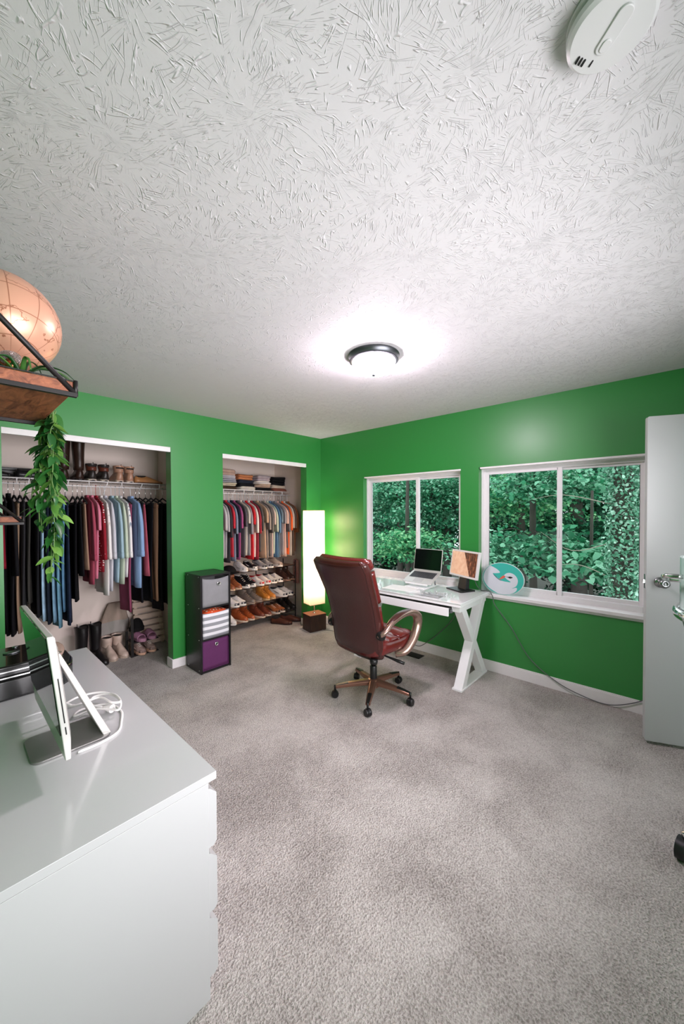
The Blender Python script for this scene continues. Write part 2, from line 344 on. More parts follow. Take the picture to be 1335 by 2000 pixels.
# ================================================================== CEILING FIXTURES
def ceiling_lamp():
    t = thing('ceiling_lamp', 'flush ceiling lamp with frosted glass dome and pewter rim', 'lamp', (1.805, 1.39, ZC))
    MB().lathe([(.155, 0), (.158, -.006), (.150, -.014), (.146, -.030), (.150, -.036), (.140, -.042), (.128, -.042), (.128, -.002)], 48, cap0=True, cap1=False).build('rim', NICKEL, t, True, sharp=40)
    prof = [(.132, -.036)] + [(.132*math.cos(a)**.75 if a < 1.5 else .004, -.036-.082*math.sin(a)) for a in [PI/2*k/12 for k in range(1, 13)]]
    MB().lathe(prof, 48, cap0=False).build('glass_dome', mat('lit_frosted_glass', '#ffffff', .3, emit='#ffecfb', estr=80.), t, True)
    MB().lathe([(.013, -.112), (.014, -.118), (.012, -.124), (.006, -.130), (.001, -.131)], 16).build('finial', NICKEL, t, True)
ceiling_lamp()
def smoke_alarm():
    c = at_z(1192, 62, 2.405)
    t = thing('smoke_alarm', 'round white smoke alarm with test button on the ceiling', 'smoke alarm', (c[0], c[1], ZC), math.radians(138))
    PL = mat('white_alarm_plastic', '#c9c9c9', .4); R_ = .074
    MB().lathe([(R_*.97, 0), (R_, -.004), (R_, -.010), (R_*.93, -.012)], 48).build('base', PL, t, True, sharp=30)
    MB().lathe([(R_*.90, -.012), (R_*.90, -.020), (R_, -.022), (R_*.985, -.032), (R_*.9, -.038), (R_*.5, -.041), (.001, -.042)], 48).build('cover', PL, t, True, sharp=30)
    MB().prism(rrect(-.014, -.030, .014, .046, .0135), -.045, -.039).build('button_panel', PL, t, bevel=.002)
    MB().prism(rrect(-.008, -.024, .008, -.002, .0078), -.0475, -.044).build('test_button', PL, t, bevel=.0015)
    for i in range(3): MB().prism(rrect(.0325-i*.0075, -.050-.0015*i, .036-i*.0075, -.037-.0015*i, .0015), -.0415, -.036).build('sounder_slot', BLKPL, t)
    MB().prism(rrect(.0015, -.052, .004, -.040, .001), -.0415, -.036).build('sounder_slot', BLKPL, t)
smoke_alarm()

# ================================================================== FURNITURE
DT = .69                                                 # dresser top height
def dresser():
    x0, x1, y0, y1 = .04, .552, 1.035, 2.55
    t = thing('dresser', 'low white lacquered dresser with six drawers along the left wall', 'dresser', (x0, y0, 0))
    B = lambda *a: MB().box(*a)
    B(x0, y0, DT-.024, x1, y1, DT).build('top_panel', WHITE, t, bevel=.0012, world=True)
    for a in (y0, y1-.02): B(x0, a, 0, x1-.026, a+.02, DT-.0245).build('side_panel', WHITE, t, bevel=.001, world=True)
    B(x0, y0+.02, .06, x0+.01, y1-.02, DT-.0245).build('back_panel', WHITE, t, world=True)
    B(x0+.01, (y0+y1)/2-.01, .06, x1-.03, (y0+y1)/2+.01, DT-.0245).build('divider', WHITE, t, world=True)
    B(x1-.06, y0+.02, 0, x1-.045, y1-.02, .06).build('plinth', WHITE, t, world=True)
    zt = DT-.024-.020; dh = .199
    for r in range(3):
        za = zt - r*dh; zb = za-dh+.018
        for a, b in ((y0+.0015, (y0+y1)/2-.0015), ((y0+y1)/2+.0015, y1-.0015)):
            MB().prism([(x1-.026, zb), (x1-.010, zb), (x1, zb+.011), (x1, za-.022), (x1-.022, za), (x1-.026, za)], a, b, 'y').build('drawer_front', WHITE, t, world=True)
dresser()
def desktop_computer():
    t = thing('desktop_computer', 'all-in-one desktop computer with thin aluminium case turned edge-on, on the dresser', 'computer', (.28, 1.57, DT))
    FT = mat('grey_aluminium_foot', '#8a8886', .35, .6)
    MB().prism(rrect(-.11, -.10, .112, .09, .03), 0, .008).build('foot', FT, t, bevel=.002)
    # slanted neck: from foot rear edge up to the case back
    MB().hexa([(.088, -.085, .006), (.112, -.085, .006), (.112, .085, .006), (.088, .085, .006)], [(-.045, -.085, .33), (-.030, -.085, .33), (-.030, .085, .33), (-.045, .085, .33)]).build('stand_neck', ALU, t, bevel=.003)
    # case: profile in the x-z plane; face on the -x side; lean a few degrees
    def X(z): return -.052 - .105*(z-.067)      # front face line
    y0, y1, zb, zt = -.262, .262, .067, .44
    prof_n = 10; rings = []
    for i in range(prof_n+1):
        s_ = i/prof_n; y = y0 + (y1-y0)*s_
        th = .020 + .018*math.sin(PI*s_)**.6
        rings.append([(X(zb), y, zb), (X(zb)+.014, y, zb), (X(zb+.06)+th, y, zb+.06), (X(zt-.05)+th, y, zt-.05), (X(zt)+.020, y, zt-.006), (X(zt)+.015, y, zt), (X(zt), y, zt)])
    c = MB().loft(rings).build('case', ALU, t, bevel=.003); c['label'] = 'satin aluminium case'
    def plate(za, zb_, ya, yb, off, name, m):
        return MB().hexa([(X(za)-off, ya, za), (X(za)-.0, ya, za), (X(za)-.0, yb, za), (X(za)-off, yb, za)], [(X(zb_)-off, ya, zb_), (X(zb_), ya, zb_), (X(zb_), yb, zb_), (X(zb_)-off, yb, zb_)]).build(name, m, t)
    plate(.145, zt-.003, y0+.003, y1-.003, .0025, 'screen', mat('black_screen_glass', '#050606', .04, coat=1., spec=.9))
    # slots on the near side edge
    for a, b in ((.18, .315), (.145, .168)):
        MB().hexa([(X(a)+.010, y0-.0006, a), (X(a)+.013, y0-.0006, a), (X(a)+.013, y0+.002, a), (X(a)+.010, y0+.002, a)], [(X(b)+.010, y0-.0006, b), (X(b)+.013, y0-.0006, b), (X(b)+.013, y0+.002, b), (X(b)+.010, y0+.002, b)]).build('slot', BLKPL, t)
desktop_computer()
def power_cord():
    W = mat('white_cord_rubber', '#e8e6e4', .45); z = DT+.004
    t = thing('power_cord', 'coiled white power cord with plug beside the desktop computer', 'cord', (.40, 1.62, DT))
    pts = [(.285, 1.446, z), (.35, 1.448, z), (.41, 1.475, z), (.44, 1.54, z), (.462, 1.62, z+.002), (.44, 1.71, z+.004), (.36, 1.74, z+.004), (.325, 1.695, z+.008), (.385, 1.685, z+.014), (.42, 1.63, z+.022), (.445, 1.585, z+.026), (.468, 1.66, z+.032), (.44, 1.765, z+.034), (.37, 1.80, z+.034), (.31, 1.75, z+.042), (.33, 1.70, z+.046), (.405, 1.69, z+.052), (.425, 1.60, z+.056), (.455, 1.60, z+.05), (.460, 1.72, z+.036), (.41, 1.78, z+.022), (.385, 1.73, z+.018), (.413, 1.665, DT+.022)]
    MB().tube(smooth_path(pts, 6), .0042, 8).build('cable', W, t, True, world=True)
    MB().tube(smooth_path([(.262, 1.69, z+.17), (.283, 1.70, z+.09), (.315, 1.715, z+.05), (.33, 1.70, z+.046)], 6), .0042, 8).build('cable', W, t, True, world=True)
    d = Vector((.10, -.17, 0)).normalized(); p0 = Vector((.413, 1.665, DT+.022)); m = MB()
    m.tube([p0, p0+d*.012, p0+d*.03, p0+d*.042], [.005, .009, .014, .016], 12).build('plug_body', W, t, True, world=True, sharp=40)
    for s_ in (-1, 1):
        q = p0+d*.042+Vector((-d.y, d.x, 0))*s_*.006; MB().tube([q, q+d*.015], .0024, 6).build('prong', CHROME, t, world=True)
power_cord()
def black_case():
    # low glossy black case on the far end of the dresser, with a lid, chrome strips and a chamfered end
    t = thing('black_case', 'glossy black box with chrome strips on the far end of the dresser', 'box', (.24, 2.24, DT))
    G = mat('gloss_black', '#0b0a0b', .16, coat=.5)
    def plan(g): return [(-.18, -.17+g), (.12, -.17+g), (.16-g, -.13), (.175-g, -.06), (.175-g, .07), (.15-g, .12-g), (.10, .15-g), (-.18, .15-g)]
    MB().prism(plan(.0), .004, .085).build('body', G, t, bevel=.006)
    MB().prism(plan(.006), .0, .006).build('rubber_base', BLKPL, t)
    MB().prism(plan(.012), .085, .098).build('lip', BLKPL, t, bevel=.002)
    MB().prism([(-.18, -.165), (.06, -.165), (.075, -.15), (.075, .12), (.06, .13), (-.18, .13)], .098, .145).build('lid', G, t, bevel=.008)
    for z, y in ((.118, -.1665), (.092, -.163)): MB().box(-.18, y, z, .072, y+.004, z+.005).build('chrome_strip', CHROME, t)
    m = MB().lathe([(.02, .146), (.02, .149), (.014, .150), (.001, .150)], 20); m.v = [(p[0]*1.5-.04, p[1]+.02, p[2]) for p in m.v]; m.build('emblem', STEEL, t, True)
    m = MB().lathe([(.011, .146), (.011, .149), (.001, .1495)], 16); m.v = [(p[0]-.02, p[1]+.10, p[2]) for p in m.v]; m.build('dial', STEEL, t, True)
    p = thing('clasp_pouch', 'small taupe pouch with silver clasp slumped on the black box', 'pouch', (.355, 2.235, DT+.0975))
    rings = []
    for i in range(9):
        s_ = i/8; y = -.055+.16*s_; hh = .045*math.sin(PI*(.12+.83*s_))**.6*(.55+.75*s_); ww = .026*math.sin(PI*(.1+.8*s_))**.5+.004
        rings.append([(ww*math.cos(a)+.01*math.sin(4*s_), y, max(0, hh*(1+math.sin(a))/2*1.15)) for a in [2*PI*k/12 for k in range(12)]])
    MB().loft(rings).build('pouch_body', mat('taupe_leather', '#8a7468', .55, bump=.3, bscale=40), p, True)
    MB().tube([(-.016, -.048, .022), (0, -.056, .026), (.016, -.048, .022)], .004, 8).build('clasp', CHROME, p, True)
    MB().tube([(0, -.055, .023), (.004, -.072, .014), (.016, -.074, .008), (.02, -.06, .006)], .003, 6).build('clasp_ring', CHROME, p, True)
black_case()

def desk():
    x0, x1, y0, y1, z = 2.755, 3.36, 1.262, 2.46, .742
    t = thing('desk', 'white desk with glass top and X-shaped legs under the windows', 'desk', ((x0+x1)/2, (y0+y1)/2, 0))
    MB().box(x0+.008, y0+.008, z-.036, x1-.008, y1-.008, z-.007).build('top_frame', WHITEM, t, bevel=.002, world=True)
    g = MB().box(x0, y0, z-.0065, x1, y1, z).build('glass_top', mat('white_back_painted_glass', '#f4f5f5', .06, coat=1.), t, bevel=.002, world=True); g['label'] = 'white glass desk top'
    xf, xb = x0+.085, x1-.006
    for ya in (y0+.028, y1-.028-.075):
        yb = ya+.075; zt = z-.036; zl = .016; bw = .082; cx = (xf+xb)/2
        def bar(xa, xb_, name):   # slanted bar, width bw measured along x
            MB().prism([(xa, zl), (xa+bw, zl), (xb_+bw, zt), (xb_, zt)], ya, yb, 'y').build(name, WHITEM, t, bevel=.002, world=True)
        bar(xf, xb-bw-.01, 'leg')
        m = MB(); h0 = .5-.10; h1 = .5+.10
        def P(s_): return (xb-bw + (xf-.03-(xb-bw))*s_, zl+(zt-zl)*s_)
        MB().prism([(P(0)[0], zl), (P(0)[0]+bw, zl), (P(1)[0]+bw, zt), (P(1)[0], zt)], ya+.0015, yb-.0015, 'y').build('leg', WHITEM, t, bevel=.002, world=True)
        MB().box(xf-.02, ya-.006, 0, xb+.004, yb+.006, .016).build('foot_bar', WHITEM, t, bevel=.002, world=True)
        MB().box(xf-.04, ya+.002, zt-.05, xb-.012, yb-.002, zt).build('top_rail', WHITEM, t, bevel=.002, world=True)
    MB().box(x1-.05, y0+.1, z-.115, x1-.035, y1-.1, z-.036).build('back_rail', WHITEM, t, bevel=.002, world=True)
    # drawer pulled slightly open
    d0, d1 = y0+.105, y1-.105
    dw = MB().box(x0-.012, d0, z-.118, x0+.006, d1, z-.052).build('drawer_front', WHITEM, t, bevel=.002, world=True)
    MB().box(x0+.006, d0+.012, z-.105, x0+.30, d1-.012, z-.097).box(x0+.006, d0+.012, z-.097, x0+.30, d0+.022, z-.06).box(x0+.006, d1-.022, z-.097, x0+.30, d1-.012, z-.06).build('drawer_tray', mat('grey_tray', '#8a8a8c', .5), t, world=True)
    for yy in (d0-.012, d1+.002): MB().box(x0+.02, yy, z-.095, x0+.32, yy+.010, z-.065).build('drawer_slide', STEEL, t, world=True)
    return t
desk(); ZD = .742
def drawer_items():
    for i, (y, l, c, r_) in enumerate(((2.00, .18, '#18181a', .1), (1.80, .14, '#3a3a3e', -.2), (1.66, .10, '#202124', .3))):
        t = thing('pen', ['long black pen lying in the open desk drawer', 'grey pen lying in the open desk drawer', 'short dark pen lying in the open desk drawer'][i], 'pen', (2.80, y, ZD-.096), PI/2+r_)
        MB().tube([(-l/2, 0, .005), (l/2-.01, 0, .005), (l/2, 0, .005)], [.005, .005, .001], 8).build('barrel', mat('pen%d' % i, c, .3), t, True)
        MB().tube([(-l/2-.012, 0, .005), (-l/2, 0, .005)], .0052, 8).build('cap', STEEL, t, True)
drawer_items()
def laptop():
    st = thing('laptop_stand', 'folding white metal laptop stand on the desk', 'stand', (3.185, 1.862, ZD))
    MB().box(-.15, -.11, 0, -.03, .11, .006).build('base_bar', WHITEM, st, bevel=.002)
    for s_ in (-.0975, .0975): MB().box(-.03, s_-.0125, 0, .09, s_+.0125, .006).build('base_rail', WHITEM, st, bevel=.001)
    for s_ in (-1, 1): MB().tube([(.08, s_*.10, .006), (.075, s_*.10, .06), (.06, s_*.10, .095)], .006, 8).build('arm', STEEL, st, True)
    MB().box(-.118, -.12, -.006, .10, .12, -.0005).xf(Matrix.Translation((0, 0, .078)) @ Matrix.Rotation(math.radians(-22), 4, 'Y')).build('rest_plate', WHITEM, st, bevel=.001)
    MB().box(-.124, -.12, -.006, -.117, .12, .012).xf(Matrix.Translation((0, 0, .078)) @ Matrix.Rotation(math.radians(-22), 4, 'Y')).build('front_lip', WHITEM, st, bevel=.001)
    t = thing('laptop', 'open silver laptop with black screen on its stand', 'laptop', (3.185, 1.862, ZD+.078)); t.rotation_euler = (0, math.radians(-22), 0)
    sl = math.tan(math.radians(3))
    MB().prism(rrect(-.115, -.155, .115, .155, .012), 0, .014).build('base', ALU, t, bevel=.003)
    kb = MB().box(-.025, -.13, .0141, .085, .13, .0146).build('keyboard_well', mat('keyboard_grey', '#77787c', .5), t)
    m = MB()
    for r in range(6):
        for c in range(14): m.box(-.022+r*.0178, -.127+c*.0183, .0146, -.022+r*.0178+.0145, -.127+c*.0183+.0152, .0165)
    k = m.build('keys', mat('key_caps', '#3c3d40', .5), t); k['kind'] = 'stuff'
    MB().prism(rrect(-.10, -.05, -.035, .05, .004), .0141, .0144).build('trackpad', mat('trackpad_grey', '#bdbcba', .3), t)
    a = math.radians(32); R_ = Matrix.Translation((.112, 0, .013)) @ Matrix.Rotation(a, 4, 'Y')
    MB().prism(rrect(-.155, 0, .155, .222, .010), -.003, .004, 'x').xf(R_).build('lid', ALU, t, bevel=.002)
    s_ = MB().prism(rrect(-.149, .012, .149, .216, .006), -.0042, -.003, 'x').xf(R_).build('screen', mat('dark_laptop_screen', '#0b0d0e', .12, coat=.6), t); s_['label'] = 'black laptop screen'
laptop()
def monitor():
    c = np.array([3.262, 1.480]); rz = math.atan2(.9, .43) - PI/2
    t = thing('monitor', 'small monitor with pale frame showing a sandy rock picture', 'monitor', (c[0], c[1], ZD), rz)
    # local +y runs along the screen, local -x is the viewing side
    MB().prism(rrect(-.105, -.11, .058, .11, .012), 0, .012).build('base', BLKPL, t, bevel=.003)
    MB().hexa([(-.012, -.055, .010), (.032, -.055, .010), (.032, .055, .010), (-.012, .055, .010)], [(.028, -.045, .22), (.050, -.045, .22), (.050, .045, .22), (.028, .045, .22)]).build('neck', BLKPL, t, bevel=.004)
    R_ = Matrix.Translation((.0, 0, .118)) @ Matrix.Rotation(math.radians(9), 4, 'Y')
    w_, h_ = .185, .25
    MB().prism(rrect(-w_, 0, w_, h_, .006), -.006, .020, 'x').xf(R_).build('bezel', mat('pale_silver_bezel', '#d9d5d3', .35), t, bevel=.003)
    MB().prism(rrect(-w_+.03, .02, w_-.03, h_-.02, .02), .020, .045, 'x').xf(R_).build('rear_housing', BLKPL, t, bevel=.008)
    s_ = MB().prism(rrect(-w_+.017, .019, w_-.017, h_-.017, .002), -.0075, -.006, 'x').xf(Matrix.Translation((0, 0, -h_/2)))
    s_ = s_.build('screen', m_screen('monitor_picture'), t); s_.matrix_local = R_ @ Matrix.Translation((0, 0, h_/2)); s_['label'] = 'screen lit with a sand and dark rock picture'
    return t
monitor()
def swan_disc():
    # flat lens-shaped disc with a bird design, leaning on the sill
    c = (XW-.012, 1.160, WB+.006+.1455); t = thing('swan_disc', 'round teal disc with a white swan design leaning on the window sill', 'sign', c)
    t.rotation_euler = (0, math.radians(5), 0)
    A, B = .178, .1405
    def el(n=64, k=1.): return [(A*k*math.cos(2*PI*i/n), B*k*math.sin(2*PI*i/n)) for i in range(n)]
    MB().prism(el(), -.006, .006, 'x').build('disc', mat('teal_enamel', '#3fb3a5', .25, coat=.3), t, bevel=.002)
    MB().prism(el(64, 1.035), -.003, .003, 'x').build('rim', mat('pale_rim', '#cfdcda', .2, coat=.4), t, bevel=.001)
    WH = mat('disc_pale_white', '#cfd3da', .3, var=.05, vscale=9)
    # picture coordinates: u to the right, v up in the photo, u = -y
    def uv(x, y): return (-( (x-1045)/205.*A), -(y-412)/160.*B)
    def shape(name, pts, m, d, n=6, closed=True):
        P = [uv(*p)+(0,) for p in pts]
        P = smooth_path(P+[P[0]], n)[:-1] if n > 1 else P
        P2 = [(max(-A*.985, min(A*.985, p[0])), p[1]) for p in P]
        P2 = [((p[0], p[1]) if (p[0]/A)**2+(p[1]/B)**2 < .96 else (p[0]*.98/math.sqrt((p[0]/A)**2+(p[1]/B)**2), p[1]*.98/math.sqrt((p[0]/A)**2+(p[1]/B)**2))) for p in P2]
        m_ = MB(); m_.prism(P2, -.006-d, -.0055, 'x'); o = m_.build(name, m, t); return o
    o = shape('swan_body', [(925, 290), (985, 318), (1018, 350), (975, 362), (945, 368), (1000, 408), (1040, 432), (1110, 438), (1125, 432), (1080, 405), (1062, 372), (1100, 345), (1150, 352), (1185, 385), (1195, 425), (1180, 470), (1140, 498), (1185, 485), (1180, 520), (1120, 560), (1040, 572), (960, 545), (890, 500), (850, 430), (860, 360), (890, 310)], WH, .0012, 5); o['label'] = 'white swan shape'
    o = shape('beak', [(1012, 418), (1050, 378), (1072, 384), (1060, 402), (1030, 416)], mat('coral_red', '#d8614e', .4), .002, 4); o['label'] = 'coral beak'
    shape('eye', [(1062, 384), (1100, 386), (1120, 380), (1146, 388), (1120, 400), (1098, 392)], BLKPL, .002, 4)
    shape('wing_line', [(945, 366), (1000, 410), (1040, 436), (1000, 418), (960, 386)], mat('deep_teal', '#1f5a5e', .4), .0018, 3)
swan_disc()

def office_chair():
    L = mat('oxblood_leather', '#3c1714', .30, coat=.15, var=.25, vscale=7, bump=.08, bscale=60); L2 = mat('burgundy_leather', '#5e1c1a', .24, coat=.25, var=.3, vscale=12, bump=.25, bscale=26)
    BR = mat('bronze_arm_paint', '#8c6656', .3, .7); t = thing('office_chair', 'high-backed oxblood leather office chair with padded arms at the desk', 'chair', (2.315, 1.795, 0), math.radians(-2))
    # base
    hub = MB().lathe([(.045, .075), (.05, .10), (.042, .135), (.03, .14)], 20).build('hub', BR, t, True, sharp=40)
    for k in range(5):
        a = math.radians(-4+72*k); R_ = Matrix.Rotation(a, 4, 'Z')
        rings = []
        for s_ in [i/8 for i in range(9)]:
            x = .03+.275*s_; zc = .115-.028*s_**1.5; hw_ = .032-.014*s_; hh = .020-.008*s_
            rings.append([R_ @ Vector((x, y, z)) for y, z in ((-hw_, zc-hh), (hw_, zc-hh), (hw_, zc+hh*.4), (hw_*.55, zc+hh), (-hw_*.55, zc+hh), (-hw_, zc+hh*.4))])
        lg = MB().loft(rings).build('leg', BR, t, bevel=.002)
        rings = []
        for s_ in (0, .3, .6, 1.):
            x = .205+.10*s_; zc = .115-.028*((x-.03)/.275)**1.5; hw_ = .0225-.004*s_
            rings.append([R_ @ Vector((x, y, z)) for y, z in ((-hw_, zc), (hw_, zc), (hw_*.6, zc+.018-.006*s_), (-hw_*.6, zc+.018-.006*s_))])
        MB().loft(rings).build('leg_cap', BLKPL, lg)
        cs = MB().tube([R_ @ Vector((.31, 0, .098)), R_ @ Vector((.31, 0, .055))], .008, 8).build('caster', BLKPL, t, True)
        tw = Matrix.Translation(R_ @ Vector((.31, 0, .027))) @ Matrix.Rotation(a+.7*(k-2), 4, 'Z') @ Matrix.Rotation(PI/2, 4, 'X')
        for s_ in (-1, 1): MB().lathe([(.016, -.008), (.025, -.009), (.027, -.005), (.027, .005), (.024, .009), (.012, .009)], 20, (0, 0, s_*.013)).xf(tw).build('caster_wheel', BLKPL, cs, True, sharp=40)
        MB().lathe([(.0295, -.007), (.0295, .007)], 16).xf(tw).build('caster_hood', BLKPL, cs, True, sharp=40)
    MB().lathe([(.028, .13), (.028, .235), (.025, .24)], 20).build('column_cover', BLKPL, t, True, sharp=40)
    MB().lathe([(.016, .24), (.016, .33)], 16).build('gas_lift', CHROME, t, True)
    MB().lathe([(.022, .285), (.024, .292), (.022, .30)], 16).build('lift_collar', BLKPL, t, True)
    MB().prism([(-.16, .37), (-.10, .325), (.06, .325), (.12, .37), (.12, .40), (-.16, .40)], -.075, .075, 'y').build('tilt_mechanism', BLKPL, t, bevel=.008)
    lv = MB().tube([(-.02, -.07, .365), (-.01, -.16, .355), (.02, -.235, .335), (.035, -.275, .325)], [.006, .007, .013, .011], 10).build('tilt_lever', BLKPL, t, True)
    MB().lathe([(.028, .0), (.030, -.02), (.026, -.035)], 16, (-.20, -.17, .40)).build('tension_knob', BLKPL, t, True)
    # seat
    rings = []
    for i in range(15):
        s_ = i/14; x = -.22+.51*s_; hw_ = .245*(1-.10*abs(2*s_-1)**6)*(1 if s_ > .05 else .9)
        top = .525+.012*math.sin(s_*PI*3)-(.05*max(0, s_-.82)/.18); bot = .405+.05*max(0, s_-.75)/.25
        r_ = []
        for k in range(28):
            a = 2*PI*k/28; cy, cz = math.cos(a), math.sin(a)
            y = hw_*math.copysign(abs(cy)**.45, cy); z = (top+bot)/2+(top-bot)/2*math.copysign(abs(cz)**.55, cz)
            if cz > .3: z += .006*math.sin(y*60)*math.sin(s_*9)
            r_.append((x, y, z))
        rings.append(r_)
    MB().loft(rings).build('seat_cushion', L2, t, True)
    for xx in (-.03, .13):
        r2 = []
        for i in range(11):
            s_ = i/10; x = xx-.075+.15*s_; r2.append([(x, y, .512+.028*math.sin(PI*s_)*(1-(y/.235)**4)*q) for q in (0, 1) for y in ([-.23+.0575*k for k in range(9)] if q == 0 else [.23-.0575*k for k in range(9)])])
        MB().loft(r2).build('seat_pillow', L2, t, True)
    # backrest: centre line in x-z, swept with a rounded section
    line = [(-.175, .395), (-.205, .46), (-.222, .58), (-.246, .70), (-.285, .83), (-.338, .945), (-.385, 1.045), (-.415, 1.10), (-.425, 1.128)]
    wid = [.225, .236, .240, .240, .244, .256, .268, .264, .235]; th = [.035, .048, .055, .055, .055, .055, .054, .046, .022]
    def sweep(off, ks, kt, i0, i1, n=32, pw=.32):
        pl = smooth_path([(a, b, 0) for a, b in line], 4); N_ = len(pl); rr = []
        for i in range(N_):
            s_ = i/(N_-1)*(len(line)-1); j = min(int(s_), len(line)-2); f_ = s_-j
            if s_ < i0 or s_ > i1: continue
            wv = (wid[j]*(1-f_)+wid[j+1]*f_)*ks; tv = (th[j]*(1-f_)+th[j+1]*f_)*kt
            e0 = pl[max(i-1, 0)]; e1 = pl[min(i+1, N_-1)]; tx, tz = e1[0]-e0[0], e1[1]-e0[1]; L_ = math.hypot(tx, tz); nx, nz = tz/L_, -tx/L_
            r_ = []
            for k in range(n):
                a = 2*PI*k/n; cy, cx = math.cos(a), math.sin(a); y = wv*math.copysign(abs(cy)**pw, cy); d = tv*math.copysign(abs(cx)**.6, cx)+off
                d += .030*(abs(y)/.25)**2.2            # wings curl forward
                r_.append((pl[i][0]+nx*d, y, pl[i][1]+nz*d))
            rr.append(r_)
        return rr
    o = MB().loft(sweep(0, 1, .72, 0, 9)).build('backrest_shell', L, t, True); o['label'] = 'smooth dark leather rear of the backrest'
    MB().loft(sweep(.050, .93, .62, .8, 3.6)).build('lumbar_cushion', L2, t, True)
    MB().loft(sweep(.052, .96, .62, 3.6, 5.9)).build('backrest_cushion', L2, t, True)
    MB().loft(sweep(.055, .96, .72, 5.9, 8.4)).build('headrest_cushion', L2, t, True)
    # raised seams and piping on the rear of the shell
    for s_ in (-1, 1):
        rr = sweep(0, 1, .72, .3, 8.); pts = [r_[ {1: 29, -1: 19}[s_] ] for r_ in rr]; pts = [(p[0]-.0015, p[1], p[2]) for p in pts]
        MB().tube(pts, .0028, 6).build('seam_piping', L, t, True)
    rr = sweep(0, 1, .72, 7.2, 7.3) or sweep(0, 1, .72, 7., 7.4); r_ = rr[0]; MB().tube([(p[0]-.002, p[1], p[2]) for p in r_[17:32]], .0026, 6).build('top_seam', L, t, True)
    for i in range(4):
        p = sweep(0, 1, .72, 6.2-.3*i, 6.6-.3*i)[0][28]; MB().lathe([(.003, -.002), (.003, .002)], 8, (p[0]-.003, p[1], p[2])).build('stud', CHROME, t, True)
    # arms: flattened loops
    for s_ in (-1, 1):
        y = s_*.272
        path = [(-.225, s_*.235, .585), (-.20, y, .615), (-.12, y, .662), (.0, y, .695), (.12, y, .695), (.205, y, .66), (.222, y, .60), (.195, y, .53), (.14, y, .465), (.07, s_*.255, .405), (.02, s_*.20, .385)]
        pp = smooth_path(path, 5); n = len(pp)
        ar = MB().tube(pp, [.028+.008*math.sin(PI*i/(n-1)) for i in range(n)], 12, flat=.62, up=(0, 0, 1)).build('armrest', mat('silver_bronze_arm', '#a08478', .26, .75), t, True)
        q = smooth_path([(-.165, y, .655), (-.10, y, .690), (.0, y, .716), (.11, y, .715), (.17, y, .695)], 5); n = len(q)
        pd = MB().tube(q, [.012+.016*math.sin(PI*i/(n-1))**.5 for i in range(n)], 12, flat=.45, up=(0, 0, 1)).build('arm_pad', L, ar, True)
        MB().lathe([(.030, -.02), (.033, 0), (.03, .02)], 14).xf(Matrix.Translation((-.215, s_*.25, .59)) @ Matrix.Rotation(PI/2, 4, 'X')).build('arm_bracket', BLKMT, ar, True, sharp=40)
office_chair()

